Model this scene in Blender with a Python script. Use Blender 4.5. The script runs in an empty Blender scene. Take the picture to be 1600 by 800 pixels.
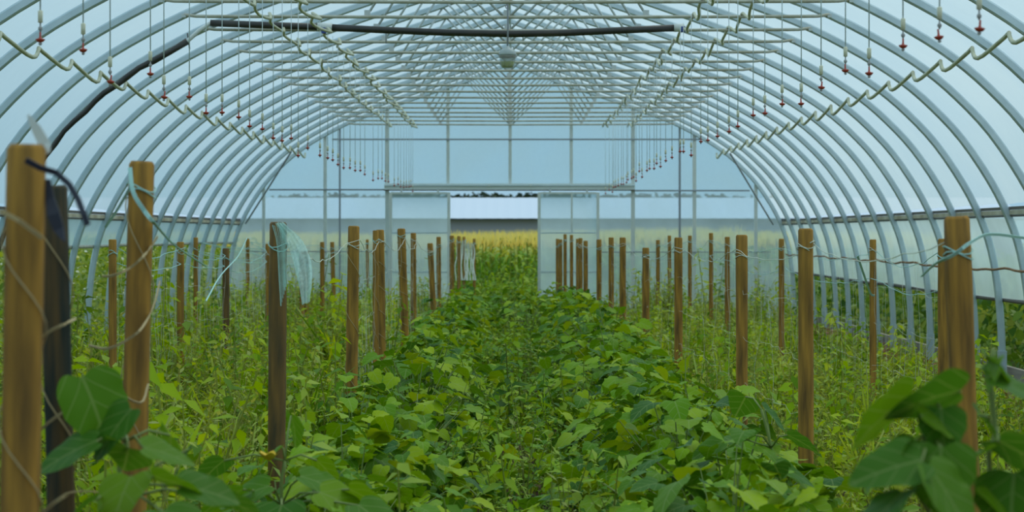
import bpy, math, random
import numpy as np
from mathutils import Vector, Matrix, Euler

random.seed(7)
rng = np.random.default_rng(7)
S = bpy.context.scene
C = bpy.context.collection

# ------------------------------------------------------------------ camera
EYE = 1.43
FPX = 3500.0            # focal length in pixels of the 1600 px wide frame
VPX, VPY = 805.0, 367.0
cd = bpy.data.cameras.new('camera')
cam = bpy.data.objects.new('camera', cd)
C.objects.link(cam)
cam.location = (0, 0, EYE)
cam.rotation_euler = (math.radians(90), 0, 0)
cd.sensor_width = 36.0
cd.lens = FPX / 1600.0 * 36.0
cd.shift_x = -(VPX - 800.0) / 1600.0
cd.shift_y = -(400.0 - VPY) / 1600.0
cd.clip_end = 1000.0
cd.dof.use_dof = True
cd.dof.focus_distance = 13.0
cd.dof.aperture_fstop = 5.6
S.camera = cam

# ------------------------------------------------------------------ sky, exposure
ZENITH = (0.55, 0.79, 0.91)
HORIZON = (0.38, 0.62, 0.78)
w = bpy.data.worlds.new('overcast_sky')
S.world = w
w.use_nodes = True
nt = w.node_tree
nt.nodes.clear()
n_out = nt.nodes.new('ShaderNodeOutputWorld')
n_bg = nt.nodes.new('ShaderNodeBackground')
n_tc = nt.nodes.new('ShaderNodeTexCoord')
n_sep = nt.nodes.new('ShaderNodeSeparateXYZ')
n_r = nt.nodes.new('ShaderNodeValToRGB')
n_r.color_ramp.elements[0].position = 0.0
n_r.color_ramp.elements[0].color = (*HORIZON, 1)
n_r.color_ramp.elements[1].position = 0.8
n_r.color_ramp.elements[1].color = (*ZENITH, 1)
nt.links.new(n_tc.outputs['Generated'], n_sep.inputs[0])
nt.links.new(n_sep.outputs['Z'], n_r.inputs[0])
nt.links.new(n_r.outputs[0], n_bg.inputs['Color'])
n_bg.inputs['Strength'].default_value = 0.90
nt.links.new(n_bg.outputs[0], n_out.inputs[0])

sl = bpy.data.lights.new('veiled_sun', 'SUN')
sl.energy = 1.45
sl.angle = math.radians(35)
sl.color = (1.0, 0.96, 0.80)
so = bpy.data.objects.new('veiled_sun', sl)
C.objects.link(so)
so.rotation_euler = Vector((-0.42, -0.38, -0.82)).to_track_quat('-Z', 'Y').to_euler()

S.view_settings.view_transform = 'Standard'
S.view_settings.look = 'None'
S.view_settings.exposure = 0.0
S.view_settings.gamma = 1.0
S.view_settings.use_curve_mapping = False
S.cycles.max_bounces = 8
S.cycles.diffuse_bounces = 2
S.cycles.glossy_bounces = 2
S.cycles.transmission_bounces = 6
S.cycles.transparent_max_bounces = 10


# ------------------------------------------------------------------ helpers
def at(px, py, d):
    """World point that stands d metres away where the photograph shows pixel (px, py)."""
    return Vector(((px - VPX) * d / FPX, d, EYE + (VPY - py) * d / FPX))


ORD = ('first second third fourth fifth sixth seventh eighth ninth tenth eleventh twelfth thirteenth fourteenth fifteenth '
       'sixteenth seventeenth eighteenth nineteenth twentieth').split()
TENS = {2: ('twenty', 'twentieth'), 3: ('thirty', 'thirtieth'), 4: ('forty', 'fortieth'), 5: ('fifty', 'fiftieth'), 6: ('sixty', 'sixtieth'), 7: ('seventy', 'seventieth')}


def ordinal(i):
    if i < 20:
        return ORD[i]
    t, u = divmod(i + 1, 10)
    return TENS[t][1] if u == 0 else TENS[t][0] + '-' + ORD[u - 1]


def tag(o, label=None, cat=None, group=None, kind=None):
    if label: o['label'] = label
    if cat: o['category'] = cat
    if group: o['group'] = group
    if kind: o['kind'] = kind
    return o


def empty(name, loc=(0, 0, 0), parent=None):
    o = bpy.data.objects.new(name, None)
    o.empty_display_size = 0.05
    C.objects.link(o)
    o.location = loc
    if parent: o.parent = parent
    return o


def place(name, me, parent=None, loc=None, rot=None, scale=None):
    o = bpy.data.objects.new(name, me)
    C.objects.link(o)
    if parent: o.parent = parent
    if loc is not None: o.location = loc
    if rot is not None: o.rotation_euler = rot
    if scale is not None: o.scale = scale
    return o


class MB:
    """Collects vertices and faces, then links them as one mesh object."""
    def __init__(self):
        self.v, self.f, self.sm = [], [], []

    def add(self, vs, fs, smooth=False):
        n = len(self.v)
        self.v += [tuple(p) for p in vs]
        self.f += [tuple(i + n for i in f) for f in fs]
        self.sm += [smooth] * len(fs)
        return self

    def box(self, c, s, rot=None):
        x, y, z = s[0] / 2, s[1] / 2, s[2] / 2
        vs = [Vector((sx * x, sy * y, sz * z)) for sx in (-1, 1) for sy in (-1, 1) for sz in (-1, 1)]
        if rot is not None: vs = [rot @ p for p in vs]
        vs = [p + Vector(c) for p in vs]
        return self.add(vs, [(0, 1, 3, 2), (4, 6, 7, 5), (0, 4, 5, 1), (2, 3, 7, 6), (0, 2, 6, 4), (1, 5, 7, 3)])

    def span(self, x0, x1, y0, y1, z0, z1):
        return self.box(((x0 + x1) / 2, (y0 + y1) / 2, (z0 + z1) / 2), (x1 - x0, y1 - y0, z1 - z0))

    def tube(self, pts, r, n=8, flat=1.0, caps=True):
        pts = [Vector(p) for p in pts]
        m = len(pts)
        rs = r if hasattr(r, '__len__') else [r] * m
        up = None
        vs, fs = [], []
        for i in range(m):
            t = (pts[min(i + 1, m - 1)] - pts[max(i - 1, 0)])
            t = t.normalized() if t.length > 1e-9 else Vector((0, 0, 1))
            if up is None:
                a = Vector((0, 0, 1)) if abs(t.z) < 0.9 else Vector((1, 0, 0))
                up = (a - t * a.dot(t)).normalized()
            else:
                up = (up - t * up.dot(t))
                up = up.normalized() if up.length > 1e-6 else t.orthogonal().normalized()
            sd = t.cross(up)
            for k in range(n):
                a = 2 * math.pi * k / n
                vs.append(pts[i] + up * (math.cos(a) * rs[i] * flat) + sd * (math.sin(a) * rs[i]))
        for i in range(m - 1):
            for k in range(n):
                k2 = (k + 1) % n
                fs.append((i * n + k, i * n + k2, (i + 1) * n + k2, (i + 1) * n + k))
        if caps:
            fs.append(tuple(range(n - 1, -1, -1)))
            fs.append(tuple((m - 1) * n + k for k in range(n)))
        return self.add(vs, fs, True)

    def lathe(self, prof, n=12, c=(0, 0, 0)):
        vs, fs = [], []
        for r, z in prof:
            for k in range(n):
                a = 2 * math.pi * k / n
                vs.append((c[0] + r * math.cos(a), c[1] + r * math.sin(a), c[2] + z))
        for i in range(len(prof) - 1):
            for k in range(n):
                k2 = (k + 1) % n
                fs.append((i * n + k, i * n + k2, (i + 1) * n + k2, (i + 1) * n + k))
        fs.append(tuple(range(n - 1, -1, -1)))
        fs.append(tuple((len(prof) - 1) * n + k for k in range(n)))
        return self.add(vs, fs, True)

    def ribbon(self, pts, width, up=(0, 0, 1), thick=0.0015):
        """A thin solid strip along pts."""
        pts = [Vector(p) for p in pts]
        m = len(pts)
        ws = width if hasattr(width, '__len__') else [width] * m
        vs, fs = [], []
        for i in range(m):
            t = (pts[min(i + 1, m - 1)] - pts[max(i - 1, 0)]).normalized()
            sd = t.cross(Vector(up))
            sd = sd.normalized() if sd.length > 1e-5 else t.orthogonal().normalized()
            nn = sd.cross(t).normalized() * thick / 2
            sd = sd * ws[i] / 2
            vs += [pts[i] - sd + nn, pts[i] + sd + nn, pts[i] + sd - nn, pts[i] - sd - nn]
        for i in range(m - 1):
            for k in range(4):
                k2 = (k + 1) % 4
                fs.append((i * 4 + k, (i + 1) * 4 + k, (i + 1) * 4 + k2, i * 4 + k2))
        fs += [(0, 1, 2, 3), tuple((m - 1) * 4 + k for k in (3, 2, 1, 0))]
        return self.add(vs, fs)

    def mesh(self, name, mat):
        me = bpy.data.meshes.new(name)
        me.from_pydata(self.v, [], self.f)
        me.polygons.foreach_set('use_smooth', self.sm)
        if mat: me.materials.append(mat)
        me.update()
        return me

    def build(self, name, mat, parent=None, loc=None, rot=None):
        return place(name, self.mesh(name, mat), parent, loc, rot)


# ------------------------------------------------------------------ materials
def new_mat(name):
    m = bpy.data.materials.new(name)
    m.use_nodes = True
    t = m.node_tree
    t.nodes.clear()
    o = t.nodes.new('ShaderNodeOutputMaterial')
    return m, t, o


def ramp(t, stops):
    r = t.nodes.new('ShaderNodeValToRGB')
    e = r.color_ramp.elements
    while len(e) < len(stops): e.new(0.5)
    for k, (p, c) in enumerate(stops):
        e[k].position = p
        e[k].color = (*c, 1)
    return r


def simple(name, c, rough=0.6, metal=0.0, c2=None, scale=20.0, stretch=(1, 1, 1), bump=0.0, spec=0.5, coord='Object', detail=4, pos=(0.35, 0.7)):
    m, t, o = new_mat(name)
    p = t.nodes.new('ShaderNodeBsdfPrincipled')
    p.inputs['Base Color'].default_value = (*c, 1)
    p.inputs['Roughness'].default_value = rough
    p.inputs['Metallic'].default_value = metal
    p.inputs['Specular IOR Level'].default_value = spec
    t.links.new(p.outputs[0], o.inputs[0])
    if c2:
        tc = t.nodes.new('ShaderNodeTexCoord')
        mp = t.nodes.new('ShaderNodeMapping')
        mp.inputs['Scale'].default_value = stretch
        nz = t.nodes.new('ShaderNodeTexNoise')
        nz.inputs['Scale'].default_value = scale
        nz.inputs['Detail'].default_value = detail
        r = ramp(t, [(pos[0], c), (pos[1], c2)])
        t.links.new(tc.outputs[coord], mp.inputs[0])
        t.links.new(mp.outputs[0], nz.inputs['Vector'])
        t.links.new(nz.outputs[0], r.inputs[0])
        t.links.new(r.outputs[0], p.inputs['Base Color'])
        if bump:
            b = t.nodes.new('ShaderNodeBump')
            b.inputs['Strength'].default_value = bump
            b.inputs['Distance'].default_value = 0.004
            t.links.new(nz.outputs[0], b.inputs['Height'])
            t.links.new(b.outputs[0], p.inputs['Normal'])
    return m


def film_mat(name, clear, trans_c, clear_c, diff_c, scale=0.7):
    """Greenhouse poly film: partly clear, partly scattering the daylight through."""
    m, t, o = new_mat(name)
    tr = t.nodes.new('ShaderNodeBsdfTransparent'); tr.inputs[0].default_value = (*clear_c, 1)
    tl = t.nodes.new('ShaderNodeBsdfTranslucent'); tl.inputs[0].default_value = (*trans_c, 1)
    df = t.nodes.new('ShaderNodeBsdfDiffuse'); df.inputs[0].default_value = (*diff_c, 1)
    m1 = t.nodes.new('ShaderNodeMixShader'); m1.inputs[0].default_value = 0.2
    t.links.new(tl.outputs[0], m1.inputs[1]); t.links.new(df.outputs[0], m1.inputs[2])
    m2 = t.nodes.new('ShaderNodeMixShader')
    tc = t.nodes.new('ShaderNodeTexCoord')
    nz = t.nodes.new('ShaderNodeTexNoise'); nz.inputs['Scale'].default_value = scale; nz.inputs['Detail'].default_value = 5
    mr = t.nodes.new('ShaderNodeMapRange')
    mr.inputs['From Min'].default_value = 0.3; mr.inputs['From Max'].default_value = 0.7
    mr.inputs['To Min'].default_value = 1 - clear - 0.1; mr.inputs['To Max'].default_value = 1 - clear + 0.1
    t.links.new(tc.outputs['Object'], nz.inputs['Vector'])
    t.links.new(nz.outputs[0], mr.inputs[0])
    t.links.new(mr.outputs[0], m2.inputs[0])
    t.links.new(tr.outputs[0], m2.inputs[1]); t.links.new(m1.outputs[0], m2.inputs[2])
    t.links.new(m2.outputs[0], o.inputs[0])
    return m


def leaf_mat(name, cols, source, transl=0.27, rough=0.5, tl_gain=(1.5, 1.3, 0.6), tone=None, vein=True, spec=0.14):
    m, t, o = new_mat(name)
    if source == 'attr':
        s = t.nodes.new('ShaderNodeAttribute'); s.attribute_name = 'rnd'
        fac = s.outputs['Fac']
    else:
        s = t.nodes.new('ShaderNodeObjectInfo')
        fac = s.outputs['Random']
    n = len(cols)
    r = ramp(t, [(k / (n - 1), c) for k, c in enumerate(cols)])
    t.links.new(fac, r.inputs[0])
    col = r.outputs[0]
    if tone:
        ta = t.nodes.new('ShaderNodeAttribute'); ta.attribute_name = 'tone'
        mx = t.nodes.new('ShaderNodeMix'); mx.data_type = 'RGBA'
        t.links.new(ta.outputs['Fac'], mx.inputs[0])
        t.links.new(col, mx.inputs[6]); mx.inputs[7].default_value = (*tone, 1)
        col = mx.outputs[2]
    if vein:
        uv = t.nodes.new('ShaderNodeUVMap')
        sp = t.nodes.new('ShaderNodeSeparateXYZ')
        t.links.new(uv.outputs[0], sp.inputs[0])

        def mth(op, a, b=None):
            q = t.nodes.new('ShaderNodeMath'); q.operation = op
            for k, x in enumerate((a, b)):
                if x is None: continue
                if isinstance(x, (int, float)): q.inputs[k].default_value = x
                else: t.links.new(x, q.inputs[k])
            return q.outputs[0]
        av = mth('ABSOLUTE', sp.outputs['Y'])
        mid = mth('LESS_THAN', av, 0.022)
        br = mth('FRACT', mth('MULTIPLY', mth('SUBTRACT', sp.outputs['X'], mth('MULTIPLY', av, 0.9)), 3.6))
        side = mth('LESS_THAN', br, 0.075)
        vv = mth('MULTIPLY', mth('MAXIMUM', mid, side), 0.38)
        mx = t.nodes.new('ShaderNodeMix'); mx.data_type = 'RGBA'
        t.links.new(vv, mx.inputs[0]); t.links.new(col, mx.inputs[6]); mx.inputs[7].default_value = (0.32, 0.40, 0.14, 1)
        col = mx.outputs[2]
    p = t.nodes.new('ShaderNodeBsdfPrincipled')
    p.inputs['Roughness'].default_value = rough
    p.inputs['Specular IOR Level'].default_value = spec
    t.links.new(col, p.inputs['Base Color'])
    tl = t.nodes.new('ShaderNodeBsdfTranslucent')
    mg = t.nodes.new('ShaderNodeMix'); mg.data_type = 'RGBA'; mg.blend_type = 'MULTIPLY'; mg.inputs[0].default_value = 1
    t.links.new(col, mg.inputs[6]); mg.inputs[7].default_value = (*tl_gain, 1)
    t.links.new(mg.outputs[2], tl.inputs[0])
    ms = t.nodes.new('ShaderNodeMixShader'); ms.inputs[0].default_value = transl
    t.links.new(p.outputs[0], ms.inputs[1]); t.links.new(tl.outputs[0], ms.inputs[2])
    t.links.new(ms.outputs[0], o.inputs[0])
    return m


M = {}
M['film'] = film_mat('poly_film', 0.45, (0.90, 0.95, 0.96), (0.93, 0.97, 0.98), (0.8, 0.86, 0.88))
M['door_film'] = film_mat('door_film', 0.36, (0.74, 0.90, 0.96), (0.80, 0.93, 0.98), (0.62, 0.76, 0.82), 1.6)
M['end_film'] = film_mat('end_wall_film', 0.52, (0.72, 0.88, 0.96), (0.78, 0.92, 0.98), (0.62, 0.77, 0.84), 1.6)
M['curtain'] = film_mat('curtain_film', 0.25, (0.74, 0.88, 0.88), (0.90, 0.97, 0.97), (0.66, 0.78, 0.78), 1.2)
M['galv'] = simple('galvanised_steel', (0.50, 0.60, 0.66), 0.42, 0.55, (0.62, 0.71, 0.76), 6.0, (1, 1, 1), pos=(0.3, 0.75))
M['tie'] = simple('weathered_tie_steel', (0.55, 0.54, 0.46), 0.5, 0.0, (0.40, 0.36, 0.26), 9.0)
M['web'] = simple('web_steel', (0.55, 0.60, 0.60), 0.5, 0.0)
M['bracket'] = simple('zinc_bracket', (0.58, 0.62, 0.62), 0.5, 0.0)
M['stud'] = simple('grey_stud_steel', (0.62, 0.67, 0.65), 0.5, 0.0, (0.72, 0.75, 0.71), 5.0)
M['dark_stud'] = simple('dark_steel', (0.30, 0.32, 0.36), 0.5, 0.0)
M['header'] = simple('header_aluminium', (0.74, 0.80, 0.77), 0.5, 0.0)
M['rail_dark'] = simple('rail_dark', (0.13, 0.11, 0.09), 0.6, 0.1)
M['rail_light'] = simple('rail_wood', (0.62, 0.58, 0.46), 0.7, 0.0, (0.35, 0.27, 0.16), 2.5, (1, 1, 1))
M['hose'] = simple('cream_hose', (0.62, 0.62, 0.46), 0.45, 0.0, (0.45, 0.44, 0.27), 6.0)
M['black_pipe'] = simple('black_poly_pipe', (0.030, 0.028, 0.026), 0.38, 0.0, (0.06, 0.05, 0.045), 4.0)
M['coupling'] = simple('white_coupling', (0.72, 0.74, 0.72), 0.4)
M['drop_tube'] = simple('pale_tube', (0.62, 0.70, 0.72), 0.4)
M['weight'] = simple('cream_weight', (0.68, 0.65, 0.48), 0.5)
M['nozzle'] = simple('grey_nozzle', (0.35, 0.34, 0.33), 0.5)
M['red'] = simple('red_spinner', (0.42, 0.05, 0.03), 0.4)
M['wood'] = simple('stake_wood', (0.48, 0.24, 0.040), 0.75, 0.0, (0.15, 0.080, 0.024), 5.0, (7, 7, 0.6), 0.8, 0.25)
M['wood_dark'] = simple('stake_wood_dark', (0.24, 0.125, 0.035), 0.75, 0.0, (0.085, 0.06, 0.03), 5.0, (7, 7, 0.7), 0.5, 0.25)
M['wood_black'] = simple('stake_wood_blackened', (0.16, 0.09, 0.03), 0.8, 0.0, (0.025, 0.032, 0.026), 4.0, (7, 7, 0.5), 0.5, 0.25, pos=(0.3, 0.6))
M['twine'] = simple('pale_twine', (0.46, 0.34, 0.17), 0.8)
M['teal_twine'] = simple('teal_twine', (0.42, 0.68, 0.64), 0.7)
M['veil'] = film_mat('net_veil', 0.5, (0.62, 0.88, 0.86), (0.88, 0.97, 0.96), (0.55, 0.80, 0.78), 30.0)
M['white_twine'] = simple('white_twine', (0.70, 0.72, 0.62), 0.8)
M['strap'] = simple('dark_strap', (0.025, 0.025, 0.045), 0.5)
M['white_plastic'] = simple('white_plastic', (0.66, 0.69, 0.66), 0.5)
M['soil'] = simple('soil', (0.060, 0.040, 0.024), 0.95, 0.0, (0.13, 0.075, 0.040), 3.0, bump=0.6, spec=0.1)
M['field'] = simple('field_ground', (0.10, 0.13, 0.03), 0.95, 0.0, (0.18, 0.20, 0.05), 0.6, spec=0.1)
M['toe'] = simple('grey_board', (0.36, 0.33, 0.27), 0.85, 0.0, (0.24, 0.21, 0.17), 4.0, (0.4, 0.4, 6), 0.3)
M['rope'] = simple('rusty_rope', (0.36, 0.19, 0.08), 0.85, 0.0, (0.20, 0.10, 0.05), 20.0)
M['barn_roof'] = simple('barn_roof', (0.58, 0.66, 0.78), 0.7)
M['barn_wall'] = simple('barn_wall', (0.44, 0.41, 0.45), 0.8)
M['barn_edge'] = simple('barn_edge', (0.06, 0.07, 0.08), 0.8)
M['bark'] = simple('bark', (0.10, 0.075, 0.05), 0.9)
M['stem'] = simple('green_stem', (0.20, 0.26, 0.06), 0.6)
M['petal'] = simple('yellow_petal', (0.72, 0.47, 0.015), 0.6)

LEAF_COLS = [(0.040, 0.130, 0.018), (0.090, 0.220, 0.006), (0.130, 0.285, 0.004), (0.185, 0.350, 0.003), (0.255, 0.410, 0.003), (0.380, 0.490, 0.008), (0.100, 0.235, 0.012)]
M['leaf'] = leaf_mat('vine_leaf', LEAF_COLS, 'object')
M['leaf_mass'] = leaf_mat('vine_leaf_mass', LEAF_COLS, 'attr')
M['leaf_near'] = leaf_mat('near_leaf', [(0.05, 0.16, 0.018), (0.10, 0.24, 0.008), (0.20, 0.34, 0.008)], 'object', 0.4)
M['weed'] = leaf_mat('weed', [(0.08, 0.18, 0.010), (0.21, 0.36, 0.004), (0.32, 0.47, 0.003), (0.46, 0.56, 0.008), (0.44, 0.54, 0.12), (0.13, 0.25, 0.008)], 'attr', 0.4, 0.5, tone=(0.50, 0.50, 0.16), vein=False)
M['weed_dark'] = leaf_mat('weed_dark', [(0.05, 0.14, 0.012), (0.10, 0.23, 0.006), (0.16, 0.31, 0.004), (0.26, 0.41, 0.005), (0.34, 0.44, 0.06)], 'attr', 0.3, 0.5, tone=(0.34, 0.38, 0.10), vein=False)
M['dry'] = leaf_mat('dry_litter', [(0.25, 0.14, 0.07), (0.36, 0.22, 0.10), (0.16, 0.09, 0.05), (0.42, 0.30, 0.18)], 'attr', 0.2, 0.8, vein=False)
M['outside_left'] = leaf_mat('bean_leaf', [(0.09, 0.18, 0.015), (0.19, 0.30, 0.02), (0.32, 0.41, 0.04), (0.34, 0.42, 0.16), (0.14, 0.24, 0.03)], 'attr', 0.4, 0.5, tone=(0.80, 0.82, 0.76), vein=False)
M['outside_right'] = leaf_mat('crop_leaf', [(0.06, 0.15, 0.03), (0.13, 0.26, 0.03), (0.24, 0.36, 0.05), (0.42, 0.50, 0.16)], 'attr', 0.35, 0.45, vein=False)
M['corn'] = leaf_mat('corn_leaf', [(0.10, 0.25, 0.015), (0.18, 0.34, 0.02), (0.34, 0.46, 0.06)], 'attr', 0.35, 0.5, tone=(0.88, 0.72, 0.24), vein=False)
M['tree_leaf'] = leaf_mat('tree_leaf', [(0.020, 0.040, 0.030), (0.035, 0.060, 0.035), (0.06, 0.085, 0.05)], 'attr', 0.2, 0.6, vein=False)


# ------------------------------------------------------------------ greenhouse profile
XC = -0.07
PROF = [(0.0, 2.80), (0.36, 2.66), (0.72, 2.51), (1.20, 2.35), (1.70, 2.18), (2.20, 2.00), (2.66, 1.82), (3.12, 1.58), (3.46, 1.36), (3.73, 1.13), (4.0, 0.84),
        (4.25, 0.47), (4.41, 0.15), (4.51, -0.15), (4.57, -0.5), (4.60, -0.85), (4.61, -1.15), (4.61, -1.43)]


def catmull(pts, per=3):
    P = [Vector(p) for p in pts]
    P = [P[0] * 2 - P[1]] + P + [P[-1] * 2 - P[-2]]
    out = []
    for i in range(1, len(P) - 2):
        for k in range(per):
            u = k / per
            a, b, c, d = P[i - 1], P[i], P[i + 1], P[i + 2]
            out.append(0.5 * ((2 * b) + (c - a) * u + (2 * a - 5 * b + 4 * c - d) * u * u + (3 * b - a - 3 * c + d) * u ** 3))
    out.append(P[-2])
    return out


HALF = [(p.x, p.y + EYE) for p in catmull(PROF, 3)]            # apex -> ground, right side
FULL = [(-x, z) for x, z in reversed(HALF)] + HALF[1:]         # left ground -> apex -> right ground


def arch_z(x):
    x = abs(x)
    for (x0, z0), (x1, z1) in zip(HALF, HALF[1:]):
        if x0 <= x <= x1 and x1 > x0:
            return z0 + (z1 - z0) * (x - x0) / (x1 - x0)
    return 0.0


def arch_x(z):
    for (x0, z0), (x1, z1) in zip(HALF, HALF[1:]):
        if z1 <= z <= z0:
            return x0 + (x1 - x0) * (z0 - z) / max(z0 - z1, 1e-9)
    return 4.61


def path_normals(path):
    ns = []
    for i in range(len(path)):
        a, b = path[max(i - 1, 0)], path[min(i + 1, len(path) - 1)]
        tx, tz = b[0] - a[0], b[1] - a[1]
        l = math.hypot(tx, tz) or 1
        ns.append((-tz / l, tx / l))       # left of travel = outwards for left->apex->right
    return ns


NORM = path_normals(FULL)
# the gothic apex: a straight-up normal
END_Y = 36.55
BAY = 1.2
TIE_Z = EYE + 1.80
RAIL_Z = EYE + 0.20

# ------------------------------------------------------------------ setting: ground
b = MB()
b.span(-4.75, 4.6, -6, 36.7, -0.06, 0.0)
tag(b.build('floor', M['soil']), 'bare brown soil under the plants inside the greenhouse', kind='structure')
b = MB()
b.span(-260, 260, -40, 420, -0.2, -0.061)
tag(b.build('ground', M['field']), 'green open field around the greenhouse', kind='structure')

# ------------------------------------------------------------------ setting: roof film
b = MB()
top = [(x, z, n) for (x, z), n in zip(FULL, NORM) if z >= RAIL_Z - 0.02]
ys, vs, fs = [], [], []
y = -5.5
while y < END_Y + 0.06:
    ys.append(y)
    y += BAY / 4
ys.append(END_Y + 0.06)
for y in ys:
    ph = ((END_Y - 0.05 - y) / BAY) % 1.0
    bulge = 0.034 + 0.03 * math.sin(math.pi * ph) + 0.004 * math.sin(y * 3.1)
    for x, z, n in top:
        vs.append((XC + x + n[0] * bulge, y, z + n[1] * bulge))
m_ = len(top)
for j in range(len(ys) - 1):
    for i in range(m_ - 1):
        fs.append((j * m_ + i, j * m_ + i + 1, (j + 1) * m_ + i + 1, (j + 1) * m_ + i))
b.add(vs, fs, True)
tag(b.build('ceiling', M['film']), 'pale blue translucent plastic film stretched over the roof hoops', kind='structure')

# the end behind the camera is closed by the same film
near_wall = empty('wall_near', (0, -5.5, 0))
tag(near_wall, 'plastic film end wall behind the camera', kind='structure')
xs_ = [XC - 4.61 + 9.22 * k / 40 for k in range(41)]
vs, fs = [], []
for x_ in xs_:
    vs += [(x_, 0, 0), (x_, 0, max(arch_z(x_ - XC), .01))]
for k in range(40):
    fs.append((2 * k, 2 * k + 2, 2 * k + 3, 2 * k + 1))
MB().add(vs, fs).build('plastic_film', M['end_film'], near_wall)

# side curtains below the hip rails
for side, nm, zb in ((-1, 'wall_left', EYE - 0.11), (1, 'wall_right', EYE - 0.60)):
    root = empty(nm, (XC + side * 4.4, 0, 0))
    tag(root, 'milky roll-up plastic side curtain hanging below the %s hip rail' % ('left' if side < 0 else 'right'), kind='structure')
    b = MB()
    vs, fs = [], []
    nz_ = 7
    yy = [-5.5 + k * 0.4 for k in range(int((END_Y + 5.5) / 0.4) + 1)] + [END_Y]
    for j, y in enumerate(yy):
        for k in range(nz_):
            z = RAIL_Z - 0.02 + (zb - RAIL_Z + 0.02) * k / (nz_ - 1)
            x = arch_x(z) + 0.05 + 0.012 * math.sin(y * 1.7 + k) * k / nz_
            vs.append((side * x - side * 4.4, y, z))
    for j in range(len(yy) - 1):
        for k in range(nz_ - 1):
            fs.append((j * nz_ + k, j * nz_ + k + 1, (j + 1) * nz_ + k + 1, (j + 1) * nz_ + k))
    b.add(vs, fs, True)
    b.build('curtain', M['curtain'], root)
    b = MB()
    b.tube([(side * (arch_x(zb) + 0.055 - 4.4), y, zb - 0.012 + 0.006 * math.sin(y)) for y in yy[::3] + [yy[-1]]], 0.02, 8)
    b.build('roll_tube', M['rail_dark'] if side > 0 else M['tie'], root)

# hip rails: a light timber with a dark wire channel along its top
for side, k in ((-1, 1), (1, 2)):
    xr = XC + side * (arch_x(RAIL_Z) + 0.05)
    root = empty('trim_%d' % k, (xr, 0, RAIL_Z))
    tag(root, 'long hip rail along the %s side with a dark wire channel' % ('left' if side < 0 else 'right'), kind='structure')
    MB().span(-0.022, 0.022, -5.5, END_Y, 0.022, 0.048).build('wire_channel', M['rail_dark'], root)
    MB().span(-0.028, 0.028, -5.5, END_Y, -0.022, 0.018).build('rail_board', M['rail_light'], root)
    MB().span(-0.02, 0.02, -5.5, END_Y, -0.040, -0.026).build('lower_channel', M['rail_dark'], root)

# toe boards, board by board
for side, nm in ((-1, 'baseboard_left'), (1, 'baseboard_right')):
    xr = XC + side * 4.70
    root = empty(nm, (xr, 0, 0))
    tag(root, 'weathered grey toe board along the foot of the %s side' % ('left' if side < 0 else 'right'), kind='structure')
    me = MB().span(-0.02, 0.02, 0.005, 2.395, 0.0, 0.19).mesh('board', M['toe'])
    for k in range(17):
        o = place('board', me, root, (random.uniform(-.004, .004), END_Y - 2.4 * (k + 1), random.uniform(-.01, .01)))

# ------------------------------------------------------------------ roof hoops
b = MB()
vs, fs = [], []
DEPTH, WID = 0.066, 0.046       # radial depth and width along the house
ring = [(-.5, -.32), (-.5, .32), (-.32, .5), (.32, .5), (.5, .32), (.5, -.32), (.32, -.5), (-.32, -.5)]
for (x, z), n in zip(FULL, NORM):
    for a, c in ring:
        vs.append((x + n[0] * (a * DEPTH), c * WID, z + n[1] * (a * DEPTH)))
for i in range(len(FULL) - 1):
    for k in range(8):
        k2 = (k + 1) % 8
        fs.append((i * 8 + k, i * 8 + k2, (i + 1) * 8 + k2, (i + 1) * 8 + k))
fs += [tuple(range(8)), tuple((len(FULL) - 1) * 8 + k for k in range(7, -1, -1))]
b.add(vs, fs)
me_arch = b.mesh('arch_tube', M['galv'])
TX = 2.66
# collar tie with flattened, slightly upturned ends
zt = TIE_Z
me_tie = MB().tube([(-TX, -.035, zt + .015), (-TX + .10, -.035, zt + .002), (-TX + .2, -.035, zt), (0, -.035, zt - .008), (TX - .2, -.035, zt), (TX - .10, -.035, zt + .002), (TX, -.035, zt + .015)], 0.0135, 8).mesh('collar_tie', M['tie'])


def bar(x0, z0, x1, z1):
    return MB().tube([(x0, 0.02, z0), (x1, 0.02, z1)], 0.0105, 6).mesh('web_brace', M['web'])


NX, NZ = 0.72, arch_z(0.72) - 0.02
webs = [bar(s * .02, zt, s * NX, NZ) for s in (-1, 1)] + [bar(s * NX, NZ, s * 1.15, zt + .02) for s in (-1, 1)]
me_node = MB().box((0, 0, 0), (0.05, 0.016, 0.05)).mesh('gusset', M['bracket'])
me_clamp = MB().box((0, 0, 0), (0.035, 0.075, 0.03)).mesh('clamp', M['bracket'])
me_foot = MB().box((0, 0, 0), (0.075, 0.075, 0.36)).mesh('ground_post', M['galv'])
HOOPS = []
for k in range(20):
    y = END_Y - 0.06 - BAY * k
    root = empty('roof_hoop', (XC, y, 0))
    where = 'against the far end wall' if k == 0 else '%s from the far end wall' % ordinal(k)
    tag(root, 'grey steel roof hoop with collar tie, ' + where, 'hoop', 'roof hoops of the greenhouse')
    place('arch_tube', me_arch, root)
    place('collar_tie', me_tie, root)
    for me in webs:
        place('web_brace', me, root)
    for x in (-1.15, 0, 1.15):
        place('gusset', me_node, root, (x, 0.0, zt + 0.03))
    for s in (-1, 1):
        place('clamp', me_clamp, root, (s * TX, -.01, zt + .005))
        place('ground_post', me_foot, root, (s * 4.61, 0, 0.17))
    HOOPS.append(y)

# ridge purlin
root = tag(MB().tube([(XC, -5.5, arch_z(0) - 0.05), (XC, END_Y, arch_z(0) - 0.05)], 0.02, 8).build('ridge_purlin', M['galv']),
           'thin steel ridge purlin running along the peak of the hoops', 'purlin')

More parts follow.
